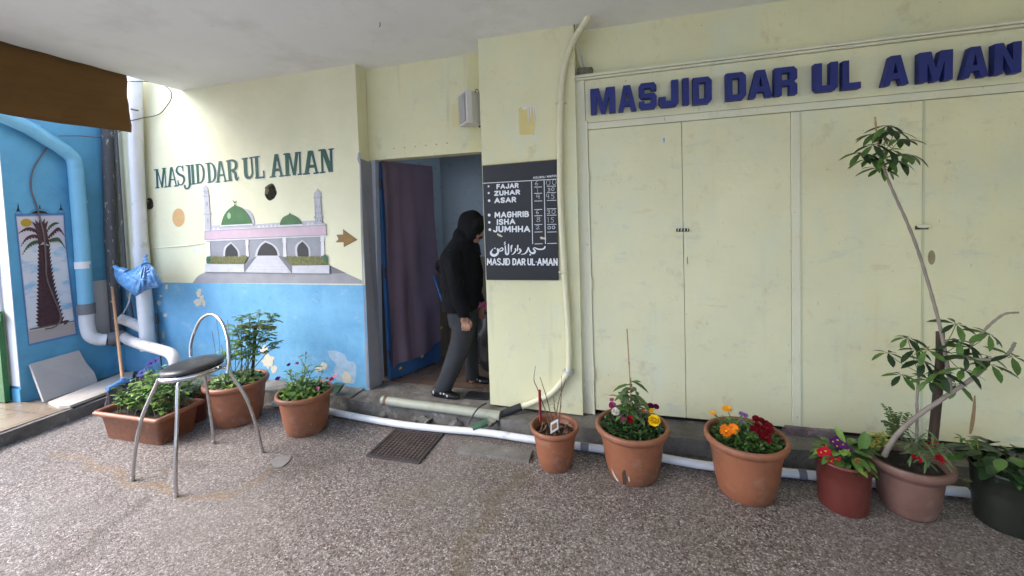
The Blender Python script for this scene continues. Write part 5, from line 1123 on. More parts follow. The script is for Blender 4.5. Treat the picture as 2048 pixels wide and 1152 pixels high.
# ================================================================== DOORWAY: frame, door, curtain
df = thing('door_frame', 'grey steel frame of the open doorway', 'door frame', (-2.28, YL, LZ))
fx = W(744, 325, YL).x
mb = MB(); a0, a1 = W(742, 330, YL), W(751, 330, YL); b0_, b1_ = W(751, 778, YL), W(759, 782, YL)
mb.prism([Vector((a0.x, YL, zl)), Vector((a1.x, YL, zl)), Vector((b1_.x, YL, LZ)), Vector((b0_.x, YL, LZ))], (0, .07, 0)); mb.build('jamb', M['frame_grey'], df, bevel=.003)
mb = MB(); mb.prism([Vector((a0.x - .03, YL + .01, zl)), Vector((a0.x, YL + .01, zl)), Vector((b0_.x, YL + .01, LZ)), Vector((b0_.x - .04, YL + .01, LZ))], (0, .07, 0)); mb.build('jamb_back', M['grey_paint'], df)
mb = MB(); p = W(737, 520, YL + .008); mb.prism([p + Vector(q) for q in ((-.012, 0, .08), (.010, 0, .06), (.012, 0, -.06), (-.004, 0, -.09), (-.014, 0, -.02))], (0, .003, 0)); mb.build('rust_hole', M['dead'], df)
hg = Vector((-2.262, 3.50, 0)); fr = Vector((-2.03, 4.13, 0)); dd = fr - hg; dn = Vector((dd.y, -dd.x, 0)).normalized()
dr = thing('open_door', 'blue door standing open behind a mauve curtain', 'door', hg + Vector((0, 0, LZ)))
mb = MB(); zd1 = 2.262; mb.prism([hg + Vector((0, 0, LZ + .016)), fr + Vector((0, 0, LZ + .016)), fr + Vector((0, 0, zd1)), hg + Vector((0, 0, zd1))], -dn * .04); mb.build('door_leaf', M['door_blue'], dr, bevel=.003)
for zz in (2.05, 1.2, .4):
    mb = MB(); mb.tube([hg + dn * .006 + Vector((-.004, -.01, zz - .05)), hg + dn * .006 + Vector((-.004, -.01, zz + .05))], .009, 8); mb.build('hinge', M['iron_dark'], dr)
ct = thing('curtain', 'mauve cloth hung over the open blue door', 'curtain', hg + dn * .03 + Vector((0, 0, .3)))
nU, nV = 70, 60; vs = []
for j in range(nV + 1):
    v = j / nV
    for i in range(nU + 1):
        u = i / nU; s0 = .012; s_ = s0 + (.985 - s0) * u
        ztop = zd1 + .006 + .0 * u; zbot = .335 - .085 * (1 - u) ** 3 + .03 * math.sin(u * 9) * (1 - u) - .03 * math.sin(math.pi * u) + .14 * max(0, u - .72)
        z = ztop + (zbot - ztop) * v
        fold = .019 * math.sin((u * (1 - .35 * v) + .06 * v) * 28 + 1.2 * v) * (1 - u) ** 1.6 * (.35 + .65 * v) + .016 * math.sin(u * 15 - 3.2 * v + 1) * v * (1 - .4 * u) + .012 * math.sin((u + v) * 9) * math.sin(math.pi * v)
        off = .014 + .02 * v + max(-.016, fold)
        if v < .03: off = .012
        vs.append(hg + dd * s_ + dn * off + Vector((0, 0, z)))
mb = MB(); mb.add(vs, [(j * (nU + 1) + i, j * (nU + 1) + i + 1, (j + 1) * (nU + 1) + i + 1, (j + 1) * (nU + 1) + i) for j in range(nV) for i in range(nU)], 0, True)
cl = mb.build('cloth', M['curtain'], ct)
for u, z in ((.13, .235), (.55, .27), (.98, .50), (.985, 1.25)):
    p = hg + dd * u + dn * .05 + Vector((0, 0, z)); mb = MB(); mb.prism([p + dd.normalized() * a + Vector((0, 0, b)) for a, b in ((-.018, .0), (.018, .008), (.012, .03), (-.015, .022))], dn * .003); mb.build('yellow_tape', M['tape'], ct)
pipe('blue_rope', 'blue rope stretched from the open door to the man', [fr + dn * .03 + Vector((0, -.03, .98)), W(868, 552, 3.9), W(880, 590, 3.75), W(893, 622, 3.6)], .009, M['blue_cord'], 'rope', k=5)
bq = W(970, 655, 3.95)
bb = thing('bundle', 'black shiny bag with pink cloth on the corridor floor', 'bag', (bq.x, 3.95, LZ))
mb = MB(); mb.ellipsoid((bq.x + .06, 3.95, .46), .17, .14, .33, 18, 12); mb.v = [tuple(Vector(v) + Vector(noise.noise_vector(Vector(v) * 9)) * .05) for v in mb.v]; mb.build('black_bag', M['vinyl'], bb)
mb = MB(); mb.ellipsoid((bq.x + .06, 3.93, .80), .13, .11, .055, 16, 8); mb.v = [tuple(Vector(v) + Vector(noise.noise_vector(Vector(v) * 14)) * .03) for v in mb.v]; mb.build('pink_cloth', M['pink_cloth'], bb)
mb = MB(); p = G(952, 795, LZ + .006); mb.box(p.x - .10, p.x + .12, p.y - .03, p.y + .10, LZ + .003, LZ + .014); setp(mb.build('door_mat', M['vinyl'], loc=p), 'small dark rubber mat just inside the doorway', 'mat')

# ================================================================== STOOL
sz = .735
st = thing('stool', 'chrome bar stool with black round seat and low hoop back', 'stool', (-2.97, 2.16, 0))
sc = Vector((-2.955, 2.15, sz)); sr = .185
tilt = Matrix.Rotation(R(-4), 3, 'Y') @ Matrix.Rotation(R(2), 3, 'X')
def SL(r_, z, a): return sc + tilt @ Vector((r_ * math.cos(a), r_ * math.sin(a), z))
mb = MB(); prof = [(.0, .030), (.06, .030), (.12, .027), (.165, .020), (.185, .006), (.183, -.006), (.165, -.012), (0, -.012)]
mb.lathe(prof, n=56); mb.v = [tuple(sc + tilt @ Vector(v)) for v in mb.v]; mb.build('seat', M['vinyl'], st)
mb = MB(); mb.lathe([(.150, -.016), (.188, -.014), (.196, -.022), (.196, -.040), (.190, -.047), (.150, -.047), (.150, -.016)], n=56); mb.v = [tuple(sc + tilt @ Vector(v)) for v in mb.v]; mb.build('seat_ring', M['chrome'], st)
feet = [G(265, 962), G(352, 994), G(525, 905), G(428, 887)]
for fpt in feet:
    d = Vector((fpt.x - sc.x, fpt.y - sc.y, 0)); L = d.length; d.normalize()
    top = sc + Vector((d.x * .135, d.y * .135, -.045)); pts = [top, sc + Vector((d.x * .19, d.y * .19, -.052)), sc + d * (.215) + Vector((0, 0, -.10)), Vector((sc.x, sc.y, 0)) + d * (L * .80) + Vector((0, 0, .42)), Vector((sc.x, sc.y, 0)) + d * (L * .93) + Vector((0, 0, .2)), fpt + Vector((0, 0, .004))]
    mb = MB(); mb.tube(catmull(pts, 9), .0115, 14); lg = mb.build('leg', M['chrome'], st)
    mb = MB(); mb.tube([fpt + Vector((0, 0, .028)) - d * .004, fpt + Vector((0, 0, .0))], .0135, 12); mb.build('foot_cap', M['chrome_dull'], lg)
hl_, hr_ = G(381, 706, sz), G(455, 737, sz - .03)
mid = (hl_ + hr_) / 2; out = Vector((mid.x - sc.x, mid.y - sc.y, 0)).normalized()
hz = lambda px, py, o_: (lambda q: q)(None)
up = Vector((0, 0, 1)); dl = (hr_ - hl_)
pts = [hl_ + dl * .0 + up * -.03, hl_ + dl * .0 + up * .06 + out * .01, hl_ + dl * .06 + up * .16 + out * .035, hl_ + dl * .22 + up * .27 + out * .06, hl_ + dl * .48 + up * .325 + out * .075, hl_ + dl * .76 + up * .295 + out * .065, hl_ + dl * .94 + up * .20 + out * .045, hr_ + up * .09 + out * .02, hr_ + up * -.0, hr_ + up * -.03 - out * .01]
mb = MB(); mb.tube(catmull(pts, 9), .0115, 14); mb.build('back_hoop', M['chrome'], st)

# ================================================================== POTTED PLANTS
def pot_place(l, r_, m_, bx, by, bf):
    a1, a2 = (math.atan2(_ray(p, m_).x, _ray(p, m_).y) for p in (l, r_)); s_ = math.sin((a2 - a1) / 2)
    g = G(bx, by); df = math.hypot(g.x, g.y); rad = df * s_ / (1 - bf * s_); d = df + rad * bf; am = (a1 + a2) / 2
    c = Vector((d * math.sin(am), d * math.cos(am), 0)); q = _ray((l + r_) / 2, m_); z = H + q.z * d / math.hypot(q.x, q.y)
    return c, rad, z
def pot_mesh(root, c, rad, h, bf, mt, style='roll'):
    if style == 'roll':
        rim = .10 * h + .006
        prof = [(0, .004), (rad * bf * .96, .0), (rad * bf, .006), (rad * (bf + .10), h * .30), (rad * (bf + .155), h * .62), (rad * .872, h - rim * 1.7), (rad * .875, h - rim * 1.25), (rad * .90, h - rim * 1.1), (rad * .97, h - rim * 1.02), (rad * .997, h - rim * .7), (rad, h - rim * .35), (rad * .975, h - rim * .06), (rad * .93, h), (rad * .885, h - rim * .15), (rad * .865, h - rim * .6), (rad * .84, h - .08), (0, h - .08)]
    elif style == 'wide':
        prof = [(0, .004), (rad * .56, 0), (rad * .60, .012), (rad * .66, h * .16), (rad * .665, h * .18), (rad * .69, h * .20), (rad * .74, h * .5), (rad * .78, h * .72), (rad * .80, h * .80), (rad * .93, h * .83), (rad * .985, h * .88), (rad, h * .93), (rad * .985, h * .985), (rad * .95, h), (rad * .86, h * .985), (rad * .81, h * .93), (rad * .79, h * .75), (0, h * .75)]
    else:
        prof = [(0, .004), (rad * bf * .97, 0), (rad * bf, .008), (rad * (bf * .4 + .58), h * .55), (rad * .97, h - .02), (rad, h - .018), (rad, h), (rad * .95, h), (rad * .93, h - .06), (0, h - .06)]
    mb = MB(); mb.lathe(prof, (c.x, c.y, 0), 56); return mb.build('pot', mt, root)
def soil(root, c, r_, z):
    mb = MB(); n, m_ = 28, 8; vs = [Vector((c.x, c.y, z + .012))]
    for i in range(1, m_ + 1):
        for j in range(n):
            a = 2 * math.pi * j / n; q = r_ * i / m_; v = Vector((c.x + q * math.cos(a), c.y + q * math.sin(a), z)); vs.append(v + Vector((0, 0, .016 * noise.noise(v * 40) + .010 * noise.noise(v * 90))))
    fs = [(0, 1 + j, 1 + (j + 1) % n) for j in range(n)] + [(1 + i * n + j, 1 + (i + 1) * n + j, 1 + (i + 1) * n + (j + 1) % n, 1 + i * n + (j + 1) % n) for i in range(m_ - 1) for j in range(n)]
    mb.add(vs, fs); return mb.build('soil', M['soil'], root)
rn = random.Random(11)
U = rn.uniform
def rdir(zmin=-.2, zmax=1): 
    a = U(0, 2 * math.pi); z = U(zmin, zmax); q = math.sqrt(max(0, 1 - z * z)); return Vector((q * math.cos(a), q * math.sin(a), z))
def PW(px, py, c, dy=0.0):
    q = _ray(px, py); d = math.hypot(c.x, c.y) + dy; return Vector((0, 0, H)) + q * (d / math.hypot(q.x, q.y))
def stem_leaves(sm, lf, pts, r0, r1, nl, L, wd, t0=.25, droop=.4, mi=(0, 1), up=.35):
    P = catmull(pts, 5); k = len(P); sm.tube(P, [r0 + (r1 - r0) * i / (k - 1) for i in range(k)], 5)
    for i in range(nl):
        t = t0 + (1 - t0) * (i + U(0, .8)) / nl; q = min(k - 1, int(t * (k - 1))); d = rdir(-.1, .5); d.z += up; l_ = L * U(.6, 1.2)
        lf.leaf(P[q], d, (U(-.3, .3), U(-.3, .3), 1), l_, wd * l_ / L * U(.8, 1.2), droop * U(.4, 1.6), rn.choice(mi))
def mound(lf, c, r_, z, hgt, n, L, wd, mi=(0,), droop=.4, zdir=(.0, 1)):
    for i in range(n):
        a = U(0, 2 * math.pi); q = r_ * math.sqrt(U(0, 1)); hh = hgt * (1 - (q / r_) ** 2 * .75) * U(.25, 1)
        p = Vector((c.x + q * math.cos(a), c.y + q * math.sin(a), z + hh)); d = Vector((math.cos(a) * q / r_, math.sin(a) * q / r_, 0)) * .9 + rdir(*zdir)
        l_ = L * U(.6, 1.25); lf.leaf(p, d, (U(-.5, .5), U(-.5, .5), 1), l_, wd * l_ / L, droop * U(.3, 1.6), rn.choice(mi))
def flower(root, p, r_, colr, kind='ball', label=None, face=None, ctr=None):
    mb = MB(); n0 = (face or (Vector((0, -.6, .8)) + rdir(-1, 1) * .25)).normalized(); a_ = n0.orthogonal().normalized(); b_ = n0.cross(a_)
    if kind == 'ball':
        for lay, (rr, tl, cnt) in enumerate(((.98, .15, 9), (.86, .55, 8), (.66, .95, 7), (.42, 1.3, 5))):
            for i in range(cnt):
                an = 2 * math.pi * (i + .37 * lay + U(-.1, .1)) / cnt; rad_ = a_ * math.cos(an) + b_ * math.sin(an)
                d = rad_ * math.cos(tl) + n0 * math.sin(tl); mb.leaf(p + n0 * (.06 * r_ * lay) - n0 * r_ * .2, d, n0 - rad_ * .8, r_ * rr, r_ * .95, -.35, 0, .35)
        mb.ellipsoid(p + n0 * r_ * .05, r_ * .4, r_ * .4, r_ * .4, 8, 6)
    else:
        cnt = 5 if kind == 'five' else 13
        for lay in range(1 if kind == 'five' else 2):
            for i in range(cnt):
                an = 2 * math.pi * (i + .5 * lay + U(-.06, .06)) / cnt; rad_ = a_ * math.cos(an) + b_ * math.sin(an)
                mb.leaf(p + n0 * .002 * lay, rad_ + n0 * (.25 + .2 * lay), n0, r_ * (1 - .15 * lay), r_ * (1.05 if kind == 'five' else .42), .15, 0, .2)
        mb.ellipsoid(p + n0 * r_ * .12, r_ * .22, r_ * .22, r_ * .16, 8, 6, 1)
    o = mb.build('flower', [M['f_' + colr], M['f_' + (ctr or 'amber')]], root)
    if label: o['label'] = label
    return o
def stalk(sm, c, z, p, r_=.0022):
    b = Vector((c.x + (p.x - c.x) * .5, c.y + (p.y - c.y) * .5, z)); sm.tube(catmull([b, b.lerp(p, .5) + Vector((0, 0, .02)), p - Vector((0, 0, .004))], 4), r_, 5)
GP = 'terracotta pots set along the wall'
def potted(label, args, bf, mt, style='roll', group=GP, soil_drop=.042, hs=1):
    c, rad, h = pot_place(*args, bf); h *= hs
    root = thing('potted_plant', label, 'potted plant', (c.x, c.y, 0), group)
    po = pot_mesh(root, c, rad, h, bf, mt, style); inr = rad * (.82 if style != 'wide' else .785); zs = h - soil_drop
    soil(root, c, inr, zs); return root, c, rad, h, zs, po

# rectangular planter
pc = Vector((-3.86, 2.44, 0)); root = thing('planter', 'rectangular terracotta planter full of leafy seedlings beside the stool', 'planter', pc)
def rrect(x, y, z, rc=.03, n=5):
    out = []
    for sx, sy, a0 in ((1, 1, 0), (-1, 1, 90), (-1, -1, 180), (1, -1, 270)):
        for k in range(n + 1):
            a = R(a0 + 90 * k / n); out.append(Vector((pc.x + sx * (x - rc) + rc * math.cos(a), pc.y + sy * (y - rc) + rc * math.sin(a), z)))
    return out
sec = [rrect(.295, .135, .0), rrect(.30, .14, .006), rrect(.325, .160, .195), rrect(.350, .182, .200), rrect(.366, .194, .212), rrect(.368, .196, .228), rrect(.355, .185, .240), rrect(.338, .172, .238), rrect(.330, .165, .225), rrect(.322, .158, .19)]
mb = MB(); n = len(sec[0]); mb.add([p for s_ in sec for p in s_], [(i * n + j, i * n + (j + 1) % n, (i + 1) * n + (j + 1) % n, (i + 1) * n + j) for i in range(len(sec) - 1) for j in range(n)], 0, True); mb.poly(sec[0])
o = mb.build('trough', M['terracotta'], root)
mb = MB(); nx_, ny_ = 30, 14; vs = []
for i in range(nx_ + 1):
    for j in range(ny_ + 1):
        v = Vector((pc.x - .325 + .65 * i / nx_, pc.y - .16 + .32 * j / ny_, .188)); vs.append(v + Vector((0, 0, .02 * noise.noise(v * 30))))
mb.add(vs, [(i * (ny_ + 1) + j, (i + 1) * (ny_ + 1) + j, (i + 1) * (ny_ + 1) + j + 1, i * (ny_ + 1) + j + 1) for i in range(nx_) for j in range(ny_)]); mb.build('soil', M['soil'], root)
sm, lf = MB(), MB()
for k in range(62):
    b = pc + Vector((U(-.26, .29), U(-.11, .11), .19)); hh = U(.10, .38) * (1 if b.x > pc.x - .16 else .7); t = b + Vector((U(-.06, .10), U(-.08, .06), hh))
    stem_leaves(sm, lf, [b, b.lerp(t, .5) + Vector((U(-.03, .03), U(-.03, .03), .02)), t], .003, .0018, 11, .055, .032, .25, .5, (0, 1, 1, 2))
sm.build('stems', M['stem'], root); lf.build('foliage', [M['leaf'], M['leaf_light'], M['leaf_dark']], root)
for px, py, r_ in ((302, 727, .042), (311, 722, .036), (284, 746, .038)): flower(root, PW(px, py, pc, .05), r_, 'navy', 'five', 'dark blue flower', ctr='navy')
flower(root, PW(371, 764, pc, 0), .022, 'hot', 'ball', 'bright pink bud')
mb = MB()
for px, py in ((338, 768), (302, 778), (345, 763)):
    p = PW(px, py, pc, -.05)
    for k in range(4): mb.leaf(p, rdir(-.2, .6), (0, 0, 1), .06, .03, .5)
mb.build('bright_leaves', mat('vivid_green_leaf', (.02, .30, .07), .35), root)

# small dark red pot behind the stool
root, c, rad, h, zs, po = potted('dark red pot half hidden behind the stool seat', (365, 418, 785, 394, 845), .8, M['red_plastic'], 'plain')
sm, lf = MB(), MB()
for k in range(16):
    b = c + Vector((U(-.07, .07), U(-.07, .07), zs)); t = b + Vector((U(-.10, .10), U(-.10, .08), U(.06, .2))); stem_leaves(sm, lf, [b, b.lerp(t, .5) + Vector((0, 0, .03)), t], .003, .0015, 8, .05, .03, .2, .5, (0, 1))
sm.build('stems', M['stem'], root); lf.build('foliage', [M['leaf'], M['leaf_grey']], root)

# tall feathery plant in the biggest left pot
root, c, rad, h, zs, po = potted('big terracotta pot with tall feathery shrub and wooden stake', (400, 540, 758, 472, 856), .68, M['terracotta'])
sm, lf = MB(), MB()
def feather(sm, lf, pts, L, n, r0=.0022):
    P = catmull(pts, 6); k = len(P); sm.tube(P, [r0 * (1 - .6 * i / k) for i in range(k)], 5)
    for i in range(n):
        t = .18 + .82 * i / n; q = min(k - 2, int(t * (k - 1))); tan = (P[q + 1] - P[q]).normalized(); side = tan.cross(Vector((0, 0, 1)))
        if side.length < .05: side = Vector((1, 0, 0))
        side.normalize()
        for s_ in (-1, 1): lf.leaf(P[q], side * s_ + tan * .45 + rdir(-1, 1) * .2, (0, 0, 1), L * U(.7, 1.2) * (1.1 - .5 * t), L * .46, .3, rn.choice((0, 0, 1)))
trunk = []
for px, py in ((484, 640), (500, 630), (520, 628), (545, 640), (500, 668), (478, 672), (535, 665), (470, 700), (552, 690), (490, 700), (512, 690), (455, 705), (468, 650), (548, 625), (526, 650)):
    t = PW(px, py, c, U(-.12, .12)); b = c + Vector((U(-.08, .08), U(-.06, .06), zs)); m_ = b.lerp(t, .6) + Vector((U(-.03, .03), U(-.03, .03), .02)); sm.tube(catmull([b, m_, t], 5), [.0035] * 5 + [.003] * 5 + [.002], 5)
    for q in range(15):
        s0 = m_.lerp(t, U(.1, 1.0)); d = rdir(-.1, .6); e = s0 + d * U(.06, .13); feather(sm, lf, [s0, s0.lerp(e, .5) + Vector((0, 0, .015)), e - Vector((0, 0, .015))], .026, 9, .0013)
mound(lf, c, rad * .75, zs, .10, 260, .045, .03, (0, 2))
sm.build('stems', M['stem'], root); lf.build('foliage', [M['leaf_light'], M['leaf'], M['leaf_grey']], root)
mb = MB(); p0, p1 = PW(511, 652, c, .02), PW(505, 752, c, .02); ex = Vector((p1 - p0)).normalized(); mb.tube([p0, p1], .017, 4, smooth=False); sk = mb.build('stake', M['dark_wood'], root)
mb = MB(); mb.tube([PW(474, 652, c, .0), PW(553, 655, c, .0)], .013, 4, smooth=False); mb.build('cross_bar', M['cane'], sk)
sm = MB()
for a, b in (((432, 735), (424, 662)), ((447, 735), (443, 690)), ((440, 720), (433, 640)), ((462, 730), (455, 640)), ((455, 720), (466, 668)), ((476, 730), (488, 660))): sm.tube(catmull([PW(*a, c), PW((a[0] + b[0]) / 2 + 2, (a[1] + b[1]) / 2, c), PW(*b, c)], 4), .002, 5)
sm.build('dry_stems', M['twig'], root)

# petunia pot
root, c, rad, h, zs, po = potted('round terracotta pot with purple and rose flowers against the blue wall', (547, 668, 780, 615, 874), .68, M['terracotta'])
sm, lf = MB(), MB(); mound(lf, c, rad * .74, zs, .10, 420, .06, .026, (0, 1), .5)
for px, py in ((580, 738), (600, 715), (612, 702), (632, 730), (590, 745), (648, 740), (563, 755), (622, 725), (570, 740), (640, 760), (606, 735)):
    t = PW(px, py, c, U(-.05, .08)); b = c + Vector((U(-.08, .08), U(-.06, .06), zs)); stem_leaves(sm, lf, [b, b.lerp(t, .5) + Vector((U(-.02, .02), 0, .01)), t], .0028, .0018, 15, .05, .018, .15, .4, (0, 1, 2))
sm.build('stems', M['stem'], root); lf.build('foliage', [M['leaf_light'], M['leaf'], M['leaf_grey']], root)
for px, py, r_, cl_, kd, lb in ((632, 781, .036, 'rose', 'five', 'rose petunia with dark centre'), (556, 758, .026, 'purple', 'ball', 'purple flower head'), (578, 730, .020, 'purple', 'ball', 'purple flower head'), (595, 727, .018, 'lilac', 'ball', 'fading lilac flower head'), (664, 758, .026, 'crimson', 'five', 'dark crimson petunia'), (670, 752, .022, 'rose', 'five', 'small rose petunia'), (613, 706, .012, 'lilac', 'ball', 'tiny lilac bud'), (655, 757, .014, 'rose', 'ball', 'rose bud')):
    flower(root, PW(px, py, c, -.10 if py > 750 else 0), r_, cl_, kd, lb, ctr='crimson')

# twig pot
root, c, rad, h, zs, po = potted('smallest terracotta pot with bare twigs and picture tag', (1060, 1158, 848, 1105, 948), .66, M['terracotta'], soil_drop=.06)
for pl in ([(1098, 842), (1076, 780), (1068, 760), (1071, 732)], [(1105, 842), (1092, 792), (1080, 754)], [(1110, 845), (1118, 800), (1128, 770), (1131, 757)], [(1112, 835), (1109, 812), (1107, 793)], [(1118, 842), (1122, 800), (1123, 752)]):
    mb = MB(); P = catmull([PW(*q, c, U(-.03, .03)) for q in pl], 5); P[0] = Vector((P[0].x * .6 + c.x * .4, P[0].y * .6 + c.y * .4, zs)); mb.tube(P, [.0042 - .0028 * i / len(P) for i in range(len(P))], 6)
    for i in range(3): q = P[int(len(P) * (.3 + .2 * i))]; mb.tube([q, q + Vector((U(-.02, .02), U(-.01, .01), U(.01, .03)))], .0014, 4)
    mb.build('twig', M['twig'], root)
mb = MB(); mb.tube([PW(1079, 780, c), PW(1081, 842, c)], .010, 4, smooth=False); o = mb.build('red_stick', mat('dark_red_stick', (.22, .012, .02), .5), root)
mb = MB(); tp = [PW(1101, 846, c, -.10), PW(1116, 838, c, -.10), PW(1117, 858, c, -.10), PW(1101, 868, c, -.10)]; mb.prism(tp, (0, .002, 0)); tg = mb.build('plant_tag', M['tag_label'], root)
mb = MB(); q = [(tp[0] * (1 - a) * (1 - b) + tp[1] * a * (1 - b) + tp[2] * a * b + tp[3] * (1 - a) * b) + Vector((0, -.0015, 0)) for a, b in ((.16, .22), (.84, .22), (.84, .78), (.16, .78))]; mb.poly(q); mb.build('tag_picture', mat('tag_picture', (.34, .12, .06), .5, .5, 90, 0, blotch=[((.06, .16, .05), 120, .5, .55, 1)]), tg)
mb = MB()
for k in range(70):
    a = U(0, 2 * math.pi); q = rad * .7 * math.sqrt(U(0, 1)); p = Vector((c.x + q * math.cos(a), c.y + q * math.sin(a), zs + U(0, .06))); mb.leaf(p, rdir(-.5, .8), (0, 0, 1), U(.02, .05), U(.006, .014), U(.2, 1))
mb.build('withered_leaves', M['dead'], root)

# ranunculus pot
root, c, rad, h, zs, po = potted('terracotta pot with yellow, white and red ranunculus and a bamboo cane', (1191, 1340, 846, 1267, 975), .66, M['terracotta'])
sm, lf = MB(), MB(); mound(lf, c, rad * .79, zs, .085, 1500, .030, .012, (0, 0, 1), .3)
sm2, lf2 = MB(), MB()
for px, py in ((1262, 755), (1250, 772), (1272, 775), (1240, 790), (1258, 790), (1280, 795), (1248, 805), (1270, 810), (1288, 800), (1256, 815), (1265, 830), (1245, 820)):
    t = PW(px, py, c, U(-.04, .06)); b = c + Vector((U(-.04, .04), U(-.03, .03), zs)); stem_leaves(sm, lf2, [b, b.lerp(t, .5), t], .003, .002, 9, .075, .034, .35, .55, (0, 1))
for px, py, d in ((1236, 775, (-1, -.2, -.1)), (1290, 768, (1, -.2, -.25)), (1240, 790, (-1, -.3, -.2)), (1302, 795, (1, -.3, -.2))): lf2.leaf(PW(1262, py - 6, c), d, (0, 0, 1), .12, .045, .3)
fl = [(1225, 812, .030, 'pink', 'ball', 'pink ranunculus'), (1224, 800, .018, 'rose', 'ball', 'pale pink bud'), (1231, 824, .030, 'white', 'ball', 'white ranunculus'), (1261, 840, .030, 'red', 'ball', 'deep red ranunculus'), (1246, 838, .013, 'hot', 'ball', 'small red bud'), (1309, 842, .042, 'yellow', 'ball', 'large yellow ranunculus'), (1303, 822, .018, 'yellow', 'ball', 'yellow bud'), (1301, 813, .026, 'magenta', 'ball', 'dark magenta ranunculus'), (1312, 814, .022, 'magenta', 'ball', 'dark magenta ranunculus'), (1276, 813, .012, 'orange', 'ball', 'orange bud'), (1286, 819, .014, 'orange', 'ball', 'orange bud')]
for px, py, r_, cl_, kd, lb in fl:
    p = PW(px, py, c, -.07 if py > 830 else (.0 if py > 818 else .04)); stalk(sm, c, zs, p); flower(root, p, r_, cl_, kd, lb)
sm.build('stems', M['stem'], root); lf.build('low_foliage', [M['leaf_dark'], M['leaf']], root); lf2.build('tall_foliage', [M['leaf'], M['leaf_grey']], root)
mb = MB(); mb.tube([PW(1254, 658, c), PW(1258, 726, c), PW(1263, 815, c)], .0038, 7); cnn = mb.build('cane', M['cane'], root)
mb = MB(); mb.tube([PW(1257.8, 723, c), PW(1258.2, 729, c)], .005, 7); mb.build('cane_node', M['cane'], cnn)
stn = mat('pot_mud_stain', (.045, .026, .017), .8, .3, 60); lime = mat('pot_lime_streak', (.42, .38, .33), .8, .2, 60)
def stain_on_pot(po, c, rad, h, bf, pts, mt, nm):
    mb = MB(); vs = []
    for px, py in pts:
        d = _ray(px, py); z = .06
        for _ in range(4):
            rr = rad * (bf + .10 * min(1, max(0, z / (h * .3))) + .055 * min(1, max(0, (z - .3 * h) / (.32 * h)))) + .0022
            a_ = d.x ** 2 + d.y ** 2; b_ = -2 * (d.x * c.x + d.y * c.y); cc = c.x ** 2 + c.y ** 2 - rr * rr
            s_ = (-b_ - math.sqrt(max(0, b_ * b_ - 4 * a_ * cc))) / (2 * a_); q = Vector((0, 0, H)) + d * s_; z = q.z
        vs.append(q)
    mb.poly(vs); return mb.build(nm, mt, po)
stain_on_pot(po, c, rad, h, .66, [(1244, 946), (1247, 940), (1251, 941), (1252, 952), (1254, 962), (1252, 970), (1246, 969), (1245, 958)], stn, 'mud_stain')
stain_on_pot(po, c, rad, h, .66, [(1222, 936), (1226, 942), (1233, 955), (1238, 963), (1234, 962), (1227, 951)], lime, 'lime_streak')
stain_on_pot(po, c, rad, h, .66, [(1256, 952), (1259, 955), (1260, 964), (1257, 962)], lime, 'lime_streak')

# marigold and stock pot
root, c, rad, h, zs, po = potted('largest smooth terracotta pot with orange marigolds and crimson flowers', (1407, 1583, 868, 1495, 1013), .66, M['terracotta'], soil_drop=.045)
sm, lf, lf2 = MB(), MB(), MB(); mound(lf, c, rad * .74, zs, .085, 1200, .036, .013, (0, 0, 1), .3)
for px, py in ((1432, 835), (1444, 830), (1453, 838), (1480, 835), (1490, 840), (1500, 850), (1470, 850), (1512, 850), (1540, 870), (1530, 880), (1475, 870), (1490, 865), (1460, 875)):
    t = PW(px, py, c, U(-.06, .06)); b = c + Vector((U(-.1, .1), U(-.08, .08), zs)); stem_leaves(sm, lf2, [b, b.lerp(t, .5), t], .0028, .0018, 12, .05, .014, .1, .35, (0, 1, 2), .7)
fl = [(1453, 862, .042, 'orange', 'daisy', 'big orange marigold'), (1467, 858, .034, 'orange', 'daisy', 'orange marigold'), (1454, 818, .032, 'amber', 'daisy', 'amber marigold seen from the side'), (1426, 826, .020, 'amber', 'daisy', 'small amber marigold'), (1519, 892, .020, 'orange', 'ball', 'orange bud'), (1483, 828, .018, 'lilac', 'ball', 'lilac stock flower'), (1491, 831, .016, 'lilac', 'ball', 'lilac stock flower'), (1483, 843, .018, 'lilac', 'ball', 'lilac stock flower')]
for k, (px, py) in enumerate(((1512, 838), (1523, 842), (1532, 848), (1515, 852), (1526, 858), (1538, 852), (1519, 866), (1532, 868), (1508, 858), (1524, 876), (1536, 880), (1541, 862))): fl.append((px, py, .024, 'crimson', 'ball', None))
for px, py, r_, cl_, kd, lb in fl:
    p = PW(px, py, c, -.06 if py > 850 else .03); stalk(sm, c, zs, p); flower(root, p, r_, cl_, kd, lb, Vector((-.1, -.35, 1)) if py < 830 and kd == 'daisy' else None)
sm.build('stems', M['stem'], root); lf.build('low_foliage', [M['leaf'], M['leaf_dark']], root); lf2.build('tall_foliage', [M['leaf_grey'], M['leaf_light'], M['leaf']], root)

